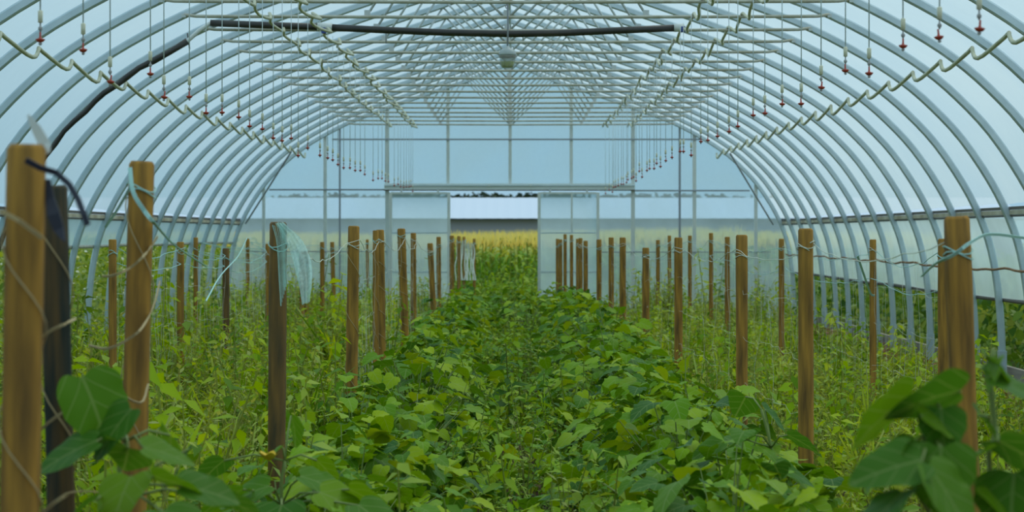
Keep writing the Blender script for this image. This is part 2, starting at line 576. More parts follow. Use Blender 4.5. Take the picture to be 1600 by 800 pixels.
# slanting corner braces beside the far wall
for s, (p0, p1) in ((-1, ((455, 237), (384, 349))), (1, ((1141, 240), (1208, 351)))):
    a, c = at(*p0, 33.9), at(*p1, 36.35)
    tag(MB().tube([a, c], 0.014, 8).build('corner_brace', M['dark_stud']),
        'thin dark slanting brace at the far %s corner of the roof' % ('left' if s < 0 else 'right'), 'brace', 'corner braces')

# ------------------------------------------------------------------ far end wall
U = FPX / END_Y


def ex(px): return (px - VPX) / U


def ez(py): return EYE + (VPY - py) / U


wall = empty('wall_far', (0, END_Y, 0))
tag(wall, 'far end wall of hazy plastic film on a steel stud frame', kind='structure')
b = MB()
door_l, door_r, door_t = ex(604), ex(937), ez(297)
xs = sorted({XC + x for x, z in FULL} | {door_l, door_r} | {XC - 4.61 + .3 * k for k in range(32)})
for x0, x1 in zip(xs, xs[1:]):
    xm = (x0 + x1) / 2
    zb = door_t if door_l < xm < door_r else 0.0
    z0, z1 = arch_z(x0 - XC), arch_z(x1 - XC)
    if max(z0, z1) <= zb: continue
    b.add([(x0, .03, zb), (x1, .03, zb), (x1, .03, max(z1, zb)), (x0, .03, max(z0, zb))], [(0, 1, 2, 3)])
b.build('plastic_film', M['end_film'], wall)


def stud(px, wpx, top=None, bottom=0.0, mat='stud', dep=0.05, yy=0.0):
    x, wd = ex(px), wpx / U
    zt_ = arch_z(x - XC) - 0.02 if top is None else top
    MB().span(x - wd / 2, x + wd / 2, yy - dep / 2, yy + dep / 2, bottom, zt_).build('stud', M[mat], wall)


for px, wp, mt in ((412, 4.5, 'stud'), (508, 5, 'stud'), (531, 2.6, 'dark_stud'), (605, 6, 'stud'), (989, 6, 'stud'), (1062, 3.2, 'dark_stud'), (1085, 5.5, 'stud'), (1181, 5, 'stud')):
    stud(px, wp, None, 0.0, mt)
for px in (700, 797, 892.5):
    stud(px, 5, None, ez(290), 'stud')


def girt(x0, x1, py, hpx, mat, yy=-0.03):
    MB().span(ex(x0), ex(x1), yy - .015, yy + .015, ez(py) - hpx / U / 2, ez(py) + hpx / U / 2).build('girt', M[mat], wall)


girt(519, 1096, 218, 2.4, 'dark_stud')
girt(421, 602, 296.5, 2.4, 'dark_stud')
girt(991, 1171, 298, 2.4, 'dark_stud')
girt(392, 604, 393, 1.6, 'dark_stud')
girt(938, 1205, 394, 1.6, 'dark_stud')
MB().span(ex(601), ex(991), -.10, -.02, ez(296.5), ez(287)).build('header', M['header'], wall)
MB().span(ex(601), ex(991), -.12, -.03, ez(298.2), ez(296.8)).build('door_track', M['rail_dark'], wall)
MB().span(ex(601), ex(991), -.125, -.1, ez(291), ez(289.5)).build('track_lip', M['galv'], wall)
for px in (764, 829):
    MB().span(ex(px - 1.5), ex(px + 1.5), -.14, -.1, ez(291.5), ez(288.5)).build('track_bolt', M['coupling'], wall)

# sliding door leaves
def door(name, x0, x1, mullion, label):
    root = empty(name, (ex((x0 + x1) / 2), END_Y - 0.16, 0))
    tag(root, label, kind='structure')
    hw = (x1 - x0) / 2 / U
    zt_ = ez(301)
    sw = 4.6 / U
    MB().span(-hw, -hw + sw, -.02, .02, 0.04, zt_).build('stile', M['stud'], root)
    MB().span(hw - sw, hw, -.02, .02, 0.04, zt_).build('stile', M['stud'], root)
    for py, hh in ((302, 3), (364, 2.2), (425, 2.2), (498, 3)):
        MB().span(-hw + sw, hw - sw, -.018, .018, ez(py) - hh / U / 2, ez(py) + hh / U / 2).build('rail', M['stud'] if py < 310 else M['galv'], root)
    if mullion:
        xm = ex(mullion) - ex((x0 + x1) / 2)
        MB().span(xm - .016, xm + .016, -.016, .016, ez(363), ez(303)).build('mullion', M['stud'], root)
    MB().add([(-hw + .01, .022, .05), (hw - .01, .022, .05), (hw - .01, .022, zt_ - .01), (-hw + .01, .022, zt_ - .01)], [(0, 1, 2, 3)]).build('plastic_pane', M['door_film'], root)
    for sx in (-.6, .6):
        MB().box((sx * hw, -.0, zt_ + .03), (.03, .03, .07)).build('hanger', M['bracket'], root)


door('door_1', 609, 704, None, 'sliding film door leaf left of the open doorway')
door('door_2', 840, 936, 893, 'sliding film door leaf right of the open doorway with a middle post')

# ------------------------------------------------------------------ hoses
def sag_hose(side):
    xh = 3.43
    pts = []
    for k in range(20):
        y = HOOPS[k]
        if k == 0:
            pts.append((XC + side * (xh - .08), y, EYE + arch_z(xh) - EYE - .06))
            continue
        y_prev = HOOPS[k - 1]
        zc = arch_z(xh) - 0.045
        ins = XC + side * (xh - 0.075)
        sg = random.uniform(.075, .10)
        # a short hook just past the farther hoop, then one long rise to the nearer hoop
        for u, q in ((.0, .1), (.06, .5), (.14, .86), (.24, 1.0), (.36, .95), (.52, .73), (.7, .44), (.88, .15), (.985, -.1)):
            pts.append((ins - side * sg * q * .2, y_prev + (y - y_prev) * u, zc - sg * q))
    o = MB().tube(pts, 0.0155, 7).build('sagging_hose', M['hose'])
    tag(o, 'cream hose sagging from hoop to hoop along the %s roof slope' % ('left' if side < 0 else 'right'), 'hose', 'hoses along the roof slopes')


sag_hose(-1)
sag_hose(1)


def tie_hose(x, label, amp):
    pts = []
    for k in range(19):
        y = HOOPS[k]
        j = random.uniform(-.02, .02)
        pts += [(x + j - amp * .5, y + .10, TIE_Z - .035), (x + j, y + .03, TIE_Z + .01), (x + j, y - .10, TIE_Z + .02),
                (x + amp + random.uniform(-.02, .02), y - .35, TIE_Z - .04 - random.uniform(0, .03)), (x + random.uniform(-.02, .02), y - .75, TIE_Z - .055)]
    o = MB().tube([tuple(p) for p in catmull(pts, 2)], 0.0125, 7).build('overhead_hose', M['hose'])
    tag(o, label, 'hose', 'hoses over the collar ties')


HX_L, HX_R = -1.65, 1.43
tie_hose(-2.02, 'cream overhead hose lying over the collar ties, outermost on the left', .03)
tie_hose(HX_L, 'kinked cream overhead hose carrying the left row of droppers', .06)
tie_hose(HX_R + .03, 'cream overhead hose carrying the right row of droppers', .035)
tie_hose(1.86, 'cream overhead hose lying over the collar ties, outermost on the right', .03)

# ------------------------------------------------------------------ misting droppers
me_weight = MB().lathe([(.004, .078), (.0085, .080), (.0088, .119), (.004, .122)], 10).mesh('weight', M['weight'])
me_body = MB().lathe([(.002, .046), (.0035, .050), (.0075, .056), (.0075, .062), (.003, .067), (.0025, .079)], 8).mesh('check_valve', M['nozzle'])
me_spin = MB().lathe([(.003, .010), (.010, .012), (.0165, .019), (.0165, .022), (.005, .025), (.0035, .032), (.0035, .046), (.001, .047)], 12).mesh('spinner', M['red'])
me_tip = MB().lathe([(.002, .0), (.006, .003), (.006, .009), (.003, .011)], 8).mesh('tip', M['nozzle'])
tube_mesh = {}


def dropper(px, py, hx, label, group):
    d = hx * FPX / (px - VPX)
    d = min(d, END_Y - .25)
    p = at(px, py, d)
    root = empty('misting_dropper', p)
    tag(root, label, 'sprinkler', group)
    root.rotation_euler = (0, 0, random.uniform(0, 6.28))
    place('weight', me_weight, root)
    place('check_valve', me_body, root)
    place('spinner', me_spin, root, None, (random.uniform(-.12, .12), 0, 0))
    place('tip', me_tip, root)
    L = round((TIE_Z - p.z), 2)
    if L not in tube_mesh:
        tube_mesh[L] = MB().tube([(0, 0, .12), (0, 0, L)], 0.0028, 5).mesh('drop_tube', M['drop_tube'])
    place('drop_tube', tube_mesh[L], root)


DL = [(63, 71), (130, 86), (172, 135), (235, 122), (256, 158), (296, 157), (322, 182), (347, 181), (373, 188), (390, 202), (410, 206), (427, 220), (441, 224), (455, 220),
      (466, 247), (481, 235), (500, 246), (512, 250), (520, 253), (528, 260), (537, 265), (547, 265), (555, 269), (563, 269), (570, 275), (583, 284), (591, 281), (597, 281),
      (602, 285), (607, 286), (616, 292), (622, 290), (626, 294), (631, 295), (635, 294), (639, 294), (642, 293), (645, 301)]
DR = [(1530, 55), (1468, 67), (1411, 80), (1358, 122), (1321, 117), (1283, 143), (1252, 168), (1222, 168), (1195, 182), (1177, 185), (1153, 202), (1139, 210), (1121, 217),
      (1106, 223), (1095, 225), (1080, 246), (1068, 240), (1063, 240), (1050, 249), (1040, 254), (1032, 263), (1026, 258), (1022, 266), (1015, 266), (1011, 269), (1003, 279),
      (999, 270), (994, 285), (990, 279), (987, 281), (981, 283), (979, 287), (974, 290), (971, 290), (966, 292), (962, 294), (959, 295), (957, 302), (952, 299), (946, 304)]
for i, (px, py) in enumerate(DL):
    dropper(px, py, HX_L, 'misting dropper with red spinner, %s from the camera in the left row' % ordinal(i), 'left row of misting droppers')
for i, (px, py) in enumerate(DR):
    dropper(px, py, HX_R, 'misting dropper with red spinner, %s from the camera in the right row' % ordinal(i), 'right row of misting droppers')

# ------------------------------------------------------------------ black supply pipe
pd = 19.55
root = empty('supply_pipe', (XC, pd, 0))
tag(root, 'thick black supply pipe rising along a hoop and crossing on a collar tie', 'pipe')
pts = []
for x, z in FULL:
    if x < -2.72:
        i = FULL.index((x, z))
        n = NORM[i]
        wob = 0.008 * math.sin(i * 1.9)
        pts.append((x - n[0] * (.066 + wob), 0.0, z - n[1] * (.066 + wob)))
pts = [p for p in pts if p[2] > 0.1]
MB().tube(pts, [.022 + .006 * min(1, max(0, (p[2] - 2.2) / .8)) + .003 * math.sin(3 * k_) for k_, p in enumerate(pts)], 10).build('rising_pipe', M['black_pipe'], root)
e0 = Vector(pts[-1])


def rel(px, py): return at(px, py, pd) - Vector((XC, pd, 0))


q0 = rel(329, 36)
MB().tube([e0 + (e0 - q0) * .12, e0, (e0 + q0) / 2 + Vector((0, 0, .012)), q0, q0 + Vector((.05, 0, 0))], 0.019, 10).build('elbow', M['coupling'], root)
MB().tube([e0 + Vector((0, 0, .07)), e0 + Vector((.02, 0, -.07))], 0.006, 6).build('pipe_clip', M['black_pipe'], root)
MB().tube([q0, rel(420, 39.5), rel(500, 42)], 0.030, 10).build('cross_pipe', M['black_pipe'], root)
MB().tube([rel(496, 41.7), rel(508, 42.2), rel(519, 43)], 0.036, 10).build('coupling', M['coupling'], root)
MB().tube([rel(516, 42.8), rel(600, 47), rel(700, 51), rel(800, 53), rel(880, 51.5), rel(980, 47), rel(1056, 43.5)], 0.030, 10).build('cross_pipe', M['black_pipe'], root)
MB().tube([rel(1053, 43.6), rel(1066, 43), rel(1069, 47)], 0.036, 10).build('end_coupling', M['coupling'], root)
for px, py in ((506, 48), (1067, 46)):
    MB().box(rel(px, py), (.035, .08, .045)).build('valve', simple('blue_valve', (0.04, 0.08, 0.35), .5), root)
for px, y0, y1 in ((603, 47, 68), (817, 48, 62)):
    MB().tube([rel(px, y0), rel(px, y1)], 0.005, 5).build('hanging_wire', M['dark_stud'], root)

# ------------------------------------------------------------------ trap jar hung from the ridge
jd = 18.4
jc = at(793, 88, jd)
root = empty('trap_jar', jc)
tag(root, 'clear hanging insect trap jar holding yellow liquid below the ridge', 'trap')
m, t, o = new_mat('jar_plastic')
g1 = t.nodes.new('ShaderNodeBsdfTransparent'); g1.inputs[0].default_value = (.86, .90, .88, 1)
g2 = t.nodes.new('ShaderNodeBsdfPrincipled'); g2.inputs['Base Color'].default_value = (.55, .6, .6, 1); g2.inputs['Roughness'].default_value = .15
gm = t.nodes.new('ShaderNodeMixShader'); gm.inputs[0].default_value = .35
t.links.new(g1.outputs[0], gm.inputs[1]); t.links.new(g2.outputs[0], gm.inputs[2]); t.links.new(gm.outputs[0], o.inputs[0])
M['jar'] = m
MB().lathe([(.02, -.098), (.045, -.096), (.056, -.075), (.064, -.03), (.070, 0.0), (.070, .015)], 20).build('bowl', M['jar'], root)
MB().lathe([(.02, -.092), (.042, -.090), (.051, -.072), (.056, -.045), (.056, -.044)], 20).build('liquid', simple('trap_liquid', (.50, .48, .04), .3), root)
MB().lathe([(.071, .008), (.072, .018), (.066, .040), (.048, .058), (.022, .068), (.012, .078), (.008, .085)], 20).build('lid', simple('trap_lid', (.42, .47, .47), .4), root)
MB().lathe([(.061, -.012), (.068, -.010), (.068, .006), (.061, .007)], 20).build('ring', simple('trap_ring', (.30, .20, .10), .6), root)
zr = arch_z(0) - .06 - jc.z
MB().tube([(0, 0, .08), (.004, 0, .25), (-.002, 0, .5), (0, 0, zr)], 0.007, 6).build('hanging_cord', M['dark_stud'], root)
MB().tube([(.012 * math.cos(a) - .004, .0, .40 + .018 * math.sin(a) + .01) for a in [k * .7 for k in range(10)]], 0.004, 6).build('cord_knot', M['nozzle'], root)

# ------------------------------------------------------------------ stakes
STAKES = {}


def stake(px, py, d, wpx, label, group, px_b=None, py_b=None, dark=False, wrap=True, helix=0, spare=None):
    """px/py: top centre; wpx: width in the photograph; px_b/py_b: a lower point on its axis."""
    topp = at(px, py, d)
    r = wpx / FPX * d / 2
    if px_b is None: px_b, py_b = px, py + 100
    low = at(px_b, py_b, d)
    ax = (topp - low).normalized()
    base = topp - ax * (topp.z / ax.z)
    L = (topp - base).length
    prof = []
    n, segs = 12, 7
    vs, fs = [], []
    ph = random.uniform(0, 6)
    rows = [(0, 1.0)] + [(L * k / segs, 1 + random.uniform(-.035, .035)) for k in range(1, segs)] + [(L - r * .25, .97), (L, .80)]
    rowsn = len(rows)
    for z, s in rows:
        for k in range(n):
            a = 2 * math.pi * k / n
            rr = r * s * (1 + .03 * math.sin(2 * a + ph) + .02 * math.sin(5 * a + z * 3))
            vs.append((rr * math.cos(a), rr * math.sin(a), z + (random.uniform(-.03, .03) * r if z == L else 0)))
    for i in range(rowsn - 1):
        for k in range(n):
            k2 = (k + 1) % n
            fs.append((i * n + k, i * n + k2, (i + 1) * n + k2, (i + 1) * n + k))
    fs.append(tuple((rowsn - 1) * n + k for k in range(n)))
    fs.append(tuple(range(n - 1, -1, -1)))
    b = MB().add(vs, fs, True)
    o = b.build('wooden_stake', M[dark] if isinstance(dark, str) else (M['wood_dark'] if dark else M['wood']))
    o.data.polygons[-2].use_smooth = False
    o.location = base
    o.rotation_euler = Vector((0, 0, 1)).rotation_difference(ax).to_euler()
    tag(o, label, 'stake', group)
    if wrap:
        pts = []
        z0 = L - random.uniform(.05, .12)
        for k in range(26):
            a = k * .5 + ph
            pts.append(((r + .002) * 1.06 * math.cos(a), (r + .002) * 1.06 * math.sin(a), z0 + .012 * math.sin(k * .9) - .0012 * k))
        MB().tube(pts, max(.0022, .0009 * d / 10), 5).build('twine_wrap', M['teal_twine'] if random.random() < .6 else M['white_twine'], o)
    if helix:
        pts = []
        turns = helix
        z1 = L - .1
        for k in range(int(turns * 14)):
            a = k * 2 * math.pi / 14 + ph
            zz = z1 - k / (turns * 14) * (L - .35)
            pts.append(((r + .003) * 1.07 * math.cos(a), (r + .003) * 1.07 * math.sin(a), zz))
        MB().tube(pts, .0019, 5).build('spiral_twine', M['twine'], o)
    return o, topp, base, r


G_LI, G_LO, G_RI, G_RO = 'stakes of the left inner row', 'stakes of the left outer row', 'stakes of the right inner row', 'stakes of the right outer row'
TOPS = {}


def row(key, group, name, items):
    TOPS[key] = []
    for i, it in enumerate(items):
        d = dict(it)
        lab = d.pop('label', None) or 'brown wooden stake, %s from the camera in the %s row' % (ordinal(i), name)
        px, py, dd, w_ = d.pop('p')
        o, tp, bs, r = stake(px, py, dd, w_, lab, group, **d)
        TOPS[key].append((tp, bs, r, o))


def P(px, py, d, w_, **k): return dict(p=(px, py, d, w_), **k)


row('li', G_LI, 'left inner', [
    P(42, 226, 4.5, 62, px_b=31, py_b=800, helix=3.5, wrap=False, label='thick brown wooden stake nearest the camera at the left edge, black strap at its top'),
    P(84, 290, 5.5, 46, px_b=95, py_b=800, dark='wood_black', wrap=False, helix=3, label='dark weathered stake close behind the thick stake at the left edge'),
    P(222, 252, 6.6, 41, px_b=210, py_b=700, helix=2.5, label='tall cracked wooden stake, third from the camera in the left inner row'),
    P(435, 347, 9.6, 27, px_b=432, py_b=700, dark=True, label='dark wooden stake with a bunched teal net knotted over its top'),
    P(553, 353, 14.5, 18, px_b=549, py_b=600, helix=3, label='plain thick brown stake left of the doorway, top clear of the film wall'),
    P(587, 360, 17.0, 9, helix=4), P(594, 359, 17.3, 13, px_b=597, py_b=590, helix=6), P(627, 357, 20.6, 12.5, px_b=634, py_b=570, helix=8), P(646, 364, 24.5, 9, helix=6),
    P(672, 380, 27.6, 9, px_b=675, py_b=440, label='short thick stake in the left inner row, lower than its neighbours'), P(685.5, 370, 30.6, 7.5, helix=5), P(706, 368, 33.5, 7, helix=5),
    P(717, 369, 34.5, 5.5), P(725, 370, 35.3, 4.5), P(741, 373, 36.0, 4.5)])
row('lo', G_LO, 'left outer', [
    P(176, 374, 14.4, 13), P(282, 378, 17.4, 11), P(353, 388, 20.1, 11, dark=True), P(306, 371, 25.0, 7.5), P(418, 381, 23.5, 7), P(471, 393, 27.0, 7),
    P(478, 393, 27.6, 8.5), P(387, 373, 30.0, 6), P(503.5, 378, 30.2, 7), P(519, 378, 31.9, 6.5, px_b=521, py_b=460), P(574, 374, 35.0, 5)])
row('ri', G_RI, 'right inner', [
    P(1495, 338, 6.9, 41, px_b=1511, py_b=800, label='thick leaning brown stake nearest the camera at the right, tied with teal twine'),
    P(1259, 357, 10.6, 25, label='tall straight brown stake, second from the camera in the right inner row'),
    P(1159, 367, 13.6, 19, label='straight brown stake, third from the camera in the right inner row'),
    P(1060, 371, 18.9, 13.5, label='stake directly right of the short stake in the right inner row'),
    P(1009, 387, 23.4, 11, label='short stake in the right inner row, top lower than both neighbours'), P(973, 371, 27.0, 10), P(955, 371, 30.0, 8.5), P(936, 374, 32.0, 8), P(915, 376, 33.4, 7),
    P(907, 372, 34.2, 6.5), P(902, 373, 34.6, 4.5), P(893, 367, 35.0, 5.5), P(883, 366, 35.4, 5.5), P(876, 374, 35.7, 5.5), P(871, 373, 36.0, 5)])
row('ro', G_RO, 'right outer', [
    P(1474, 373, 13.6, 17, label='stake showing just left behind the thick leaning stake at the right'), P(1364, 374, 16.3, 11), P(1221, 373, 21.9, 9), P(1136.5, 370, 27.4, 8), P(1111, 364, 29.7, 7), P(1078, 368, 33.3, 6.5),
    P(1046, 368, 35.3, 5.5), P(1028, 375, 34.2, 6.5)])

# parts of the nearest stake: black strap, dark flap and a torn white strip
st = TOPS['li'][0][3]
inv = (Matrix.LocRotScale(st.location, st.rotation_euler, None)).inverted()


def loc_near(px, py, d): return inv @ at(px, py, d)


MB().ribbon([loc_near(40, 250, 4.42), loc_near(62, 262, 4.43), loc_near(88, 270, 4.45), loc_near(108, 288, 4.44), loc_near(122, 312, 4.43), loc_near(131, 335, 4.42), loc_near(137, 352, 4.42)],
            .012, (0, 1, .2), .004).build('black_strap', M['strap'], st)['label'] = 'curved black plastic strap'
MB().ribbon([loc_near(75, 280, 4.50), loc_near(78, 310, 4.5), loc_near(84, 335, 4.49), loc_near(92, 358, 4.49), loc_near(101, 377, 4.48)], [.010, .018, .026, .022, .004], (0, 1, .1), .004).build('dark_flap', M['strap'], st)
MB().ribbon([loc_near(44, 180, 4.53), loc_near(56, 200, 4.53), loc_near(70, 226, 4.53), loc_near(74, 240, 4.52)], [.006, .02, .024, .012], (0, 1, 0), .002).build('white_strip', M['white_plastic'], st)['label'] = 'torn white plastic strip'
MB().ribbon([loc_near(2, 330, 4.41), loc_near(30, 345, 4.40), loc_near(66, 372, 4.43)], .008, (0, 1, .1), .003).build('pale_tape', M['twine'], st)


# ------------------------------------------------------------------ twine lines and trellis nets between stakes
def twine_line(key, label, drops=(.03,), mat='teal_twine', r=.0022, skip=0):
    b = MB()
    t = sorted(TOPS[key][skip:], key=lambda q: q[0].y)
    for dz in drops:
        pts = []
        for (p0, _, r0, _), (p1, _, r1, _) in zip(t, t[1:]):
            a, c = p0 - Vector((0, 0, dz + .03)), p1 - Vector((0, 0, dz + .03))
            a = a + Vector((random.choice((-1, 1)) * (r0 + .004), 0, 0))
            c = c + Vector((random.choice((-1, 1)) * (r1 + .004), 0, 0))
            n = max(4, int((c - a).length * 4))
            sag = min(.10, .03 * (c - a).length) * random.uniform(.4, 1.2)
            for k in range(n):
                u = k / n
                pts.append(a.lerp(c, u) + Vector((random.uniform(-.008, .008), 0, -sag * 4 * u * (1 - u) + random.uniform(-.008, .008))))
        pts.append(c)
        b.tube(pts, r, 5)
    tag(b.build('trellis_twine', M[mat]), label, 'twine', 'twine strung along the stake rows')


twine_line('lo', 'pale teal twine strung along the tops of the left outer stakes', (.02, .12), r=.003)
twine_line('li', 'pale twine strung along the left inner stakes', (.06,), 'white_twine', skip=3)
twine_line('ri', 'pale twine strung along the tops of the right inner stakes', (.05,), 'white_twine', .002)
twine_line('ro', 'thin teal twine strung along the right outer stakes', (.06, .25), r=.0025)


def net(key, label, mat, step, side=0, skip=0, r=.0013, zmin=.18):
    b = MB()
    t = sorted(TOPS[key][skip:], key=lambda q: q[0].y)
    for (p0, _, r0, _), (p1, _, r1, _) in zip(t, t[1:]):
        L = p1.y - p0.y
        n = max(1, int(L / step))
        for k in range(n):
            u = (k + random.uniform(0, .6)) / n
            a = p0.lerp(p1, u) + Vector((side * .03, 0, -.06 - .05 * math.sin(math.pi * u)))
            pts = [a]
            zz = a.z
            x = a.x
            while zz > zmin:
                zz -= .22
                pts.append(Vector((x + random.uniform(-.02, .02), a.y + random.uniform(-.03, .03), max(zz, zmin))))
            b.tube(pts, r, 3, caps=False)
        for h in (.35, .62, .9):
            a, c = p0 - Vector((0, 0, h)), p1 - Vector((0, 0, h))
            n2 = max(4, int(L * 5))
            b.tube([a.lerp(c, k / n2) + Vector((random.uniform(-.015, .015), 0, random.uniform(-.02, .02))) for k in range(n2 + 1)], r, 3, caps=False)
    tag(b.build('trellis_net', M[mat]), label, 'net', 'trellis nets on the stake rows')


net('lo', 'fine pale trellis net hanging from the left outer stakes', 'white_twine', .16, r=.0010)
net('li', 'fine pale trellis net hanging from the left inner stakes', 'white_twine', .25, skip=4, r=.0010)
net('ri', 'sparse trellis net hanging from the right inner stakes', 'white_twine', .8, skip=1, r=.0008)
net('ro', 'fine trellis net hanging from the right outer stakes', 'white_twine', .24, r=.0009)

# loose strands with a shape of their own
def strand(pts, r, mat, label, flat=None):
    b = MB()
    pp = [tuple(p) for p in catmull([at(*p) for p in pts], 4)]
    if flat: b.ribbon(pp, flat, (0, 1, .15), .003)
    else: b.tube(pp, r, 6)
    tag(b.build('loose_twine', M[mat]), label, 'twine', 'loose twine strands')


strand([(203, 262, 6.5), (208, 300, 6.46), (226, 330, 6.46), (244, 352, 6.5), (275, 385, 7.6), (322, 416, 9)], .004, 'teal_twine', 'flat teal strand running down from the tall cracked stake', .012)
strand([(205, 290, 6.5), (185, 325, 6.8), (165, 355, 7.6)], .004, 'teal_twine', 'short teal strand slanting left from the tall cracked stake', .008)
strand([(160, 432, 6.9), (178, 430, 6.45), (204, 418, 6.44), (228, 396, 6.46), (246, 370, 6.8)], .004, 'twine', 'upper knotted pale strand looped over the tall cracked stake', .007)
strand([(140, 540, 6.9), (168, 545, 6.5), (200, 530, 6.44), (222, 512, 6.44), (240, 478, 6.7), (250, 440, 7.2)], .004, 'twine', 'lower knotted pale strand looped over the tall cracked stake', .007)
strand([(66, 526, 5.4), (82, 515, 5.35), (104, 505, 5.35), (118, 498, 5.6)], .004, 'twine', 'upper pale strand across the dark weathered stake', .007)
strand([(64, 672, 5.4), (76, 660, 5.33), (108, 637, 5.33), (130, 622, 5.6), (168, 606, 6.1), (218, 630, 6.3), (232, 600, 6.4)], .004, 'twine', 'lower pale strand from the dark weathered stake towards the tall stake', .006)
strand([(66, 802, 5.4), (90, 782, 5.3), (120, 768, 5.4), (170, 770, 5.8)], .004, 'twine', 'yellowish strand low between the two nearest left stakes', .009)
strand([(1440, 432, 7.2), (1462, 412, 6.8), (1490, 398, 6.66), (1518, 378, 6.7), (1548, 366, 7.3), (1602, 372, 8.5)], .004, 'teal_twine', 'teal strand tied round the thick leaning stake at the right', .010)
strand([(1340, 400, 14.6), (1350, 430, 15.0), (1360, 458, 15.6), (1366, 462, 16.2)], .004, 'teal_twine', 'short teal strand pulled to the second stake of the right outer row', .014)
strand([(322, 470, 12), (345, 430, 14), (372, 400, 17), (386, 372, 19)], .004, 'teal_twine', 'slack teal strand rising behind the left outer stakes', .008)

# bunched net over the dark stake
b = MB()
A_ = catmull([at(430, 349, 9.42), at(443, 372, 9.44), at(456, 402, 9.7), at(466, 440, 10.0), at(472, 476, 10.2)], 4)
B_ = catmull([at(442, 347, 9.42), at(463, 366, 9.5), at(481, 391, 9.8), at(488, 428, 10.0), at(484, 472, 10.2)], 4)
nv = 14
for i_ in range(len(A_)):
    for k in range(nv + 1):
        u = k / nv
        fold = (.5 - .5 * math.cos(u * 6.28 * 3)) * .03 * (i_ / len(A_) + .15)
        b.v.append(tuple(A_[i_].lerp(B_[i_], u) + Vector((0, fold, .004 * math.sin(k * 2.0 + i_)))))
        b.sm += [True] if i_ < len(A_) - 1 and k < nv else []
for i_ in range(len(A_) - 1):
    for k in range(nv):
        q = i_ * (nv + 1) + k
        b.f.append((q, q + 1, q + nv + 2, q + nv + 1))
for k in range(7):
    pp = [at(426 + k * 3, 350 + random.uniform(-4, 3), 9.45), at(433 + k * 2.2, 380, 9.44), at(436 + k * 1.9, 430, 9.44), at(439 + k * 1.6, 478 - k * 6, 9.45)]
    b.ribbon([tuple(p) for p in catmull(pp, 4)], random.uniform(.002, .005), (0, 1, .1), .002)
tag(b.build('bunched_net', M['veil']), 'bunched pale teal net draped over the dark stake and trailing right', 'net')
b = MB()
for k in range(16):
    x0 = 713 + k * 1.8 + random.uniform(-1, 1)
    pp = [at(x0, 376 + random.uniform(-3, 6), 35), at(x0 + random.uniform(-2, 2), 395, 35), at(x0 + random.uniform(-3, 3), 415, 34.9), at(x0 + random.uniform(-3, 4), 438, 34.8)]
    b.ribbon([tuple(p) for p in catmull(pp, 3)], random.uniform(.008, .02), (0, 1, .1), .003)
tag(b.build('bunched_net', M['white_twine']), 'white strings of gathered net hanging at the left edge of the doorway', 'net')

# rusty rope along the right curtain
b = MB()
pts = [(XC + 4.46 - .02, y, EYE - .315 + .012 * math.sin(y * 2.6) + .006 * math.sin(y * 7)) for y in [17 + .2 * k for k in range(97)]]
b.tube(pts, .011, 6)
tag(b.build('rusty_rope', M['rope']), 'rusty brown rope strung along the right side curtain', 'rope')


# ------------------------------------------------------------------ leaf shapes
def vine_leaf(seed, cup=.16, droop=.30, lob=1.0):
    r = random.Random(seed)
    half = [(-.10, .17), (-.06, .36), (.12, .50), (.28, .47), (.40, .50), (.52, .39), (.70, .33), (.84, .17)]
    half = [(x + r.uniform(-.02, .02), y * (1 + r.uniform(-.06, .06)) * lob) for x, y in half]
    rib = [(.04, 0), (.33, 0), (.64, 0), (1.0, 0)]
    inner = [(.18, .25), (.45, .24)]
    V = rib[:]                                    # 0..3
    fs = []
    for s in (1, -1):
        o = len(V)
        V += [(x, s * y) for x, y in half]        # o..o+7
        i0 = len(V)
        V += [(x, s * y) for x, y in inner]       # i0, i0+1
        A, B = i0, i0 + 1
        T = [(0, o, A), (o, o + 1, A), (o + 1, o + 2, A), (o + 2, o + 3, A), (o + 3, B, A), (o + 3, o + 4, B), (o + 4, o + 5, B), (o + 5, o + 6, B), (o + 6, 2, B),
             (o + 6, o + 7, 2), (o + 7, 3, 2), (0, A, 1), (A, B, 1), (1, B, 2)]
        fs += T if s < 0 else [(a, c, b_) for a, b_, c in T]
    V3 = []
    for x, y in V:
        z = cup * abs(y) - droop * max(x, 0) ** 1.7 * (1 if r.random() < 2 else 0)
        if abs(y) > .3: z += r.uniform(-.05, .05) - .14 * (abs(y) - .3)
        V3.append((x, y, z))
    return np.array(V3, float), np.array(fs, int), np.array(V, float)


def ovate_leaf(seed, wid=.5, droop=.25, cup=.2):
    r = random.Random(seed)
    V = [(0, 0), (.5, 0), (1, 0), (.22, wid * .42), (.55, wid * .5), (.82, wid * .27), (.22, -wid * .42), (.55, -wid * .5), (.82, -wid * .27)]
    F = [(0, 1, 3), (3, 1, 4), (4, 1, 5), (5, 1, 2), (0, 6, 1), (6, 7, 1), (7, 8, 1), (8, 2, 1)]
    F = [(a, b_, c) if k < 4 else (a, b_, c) for k, (a, b_, c) in enumerate(F)]
    V3 = [(x, y, cup * abs(y) - droop * x * x + r.uniform(-.02, .02)) for x, y in V]
    return np.array(V3, float), np.array(F, int), np.array(V, float)


def small_leaf(wid=.5, droop=.3):
    V = np.array([(0, 0, 0), (.45, 0, -droop * .2), (1, 0, -droop), (.4, wid * .5, -droop * .08), (.4, -wid * .5, -droop * .08)])
    return V, np.array([(0, 1, 3), (3, 1, 2), (0, 4, 1), (4, 2, 1)]), V[:, :2].copy()


def xform(V, yaw, pitch, roll, s, p):
    Mx = (Matrix.Rotation(yaw, 3, 'Z') @ Matrix.Rotation(pitch, 3, 'Y') @ Matrix.Rotation(roll, 3, 'X'))
    A = np.array(Mx)
    return V @ A.T * s + np.array(p)


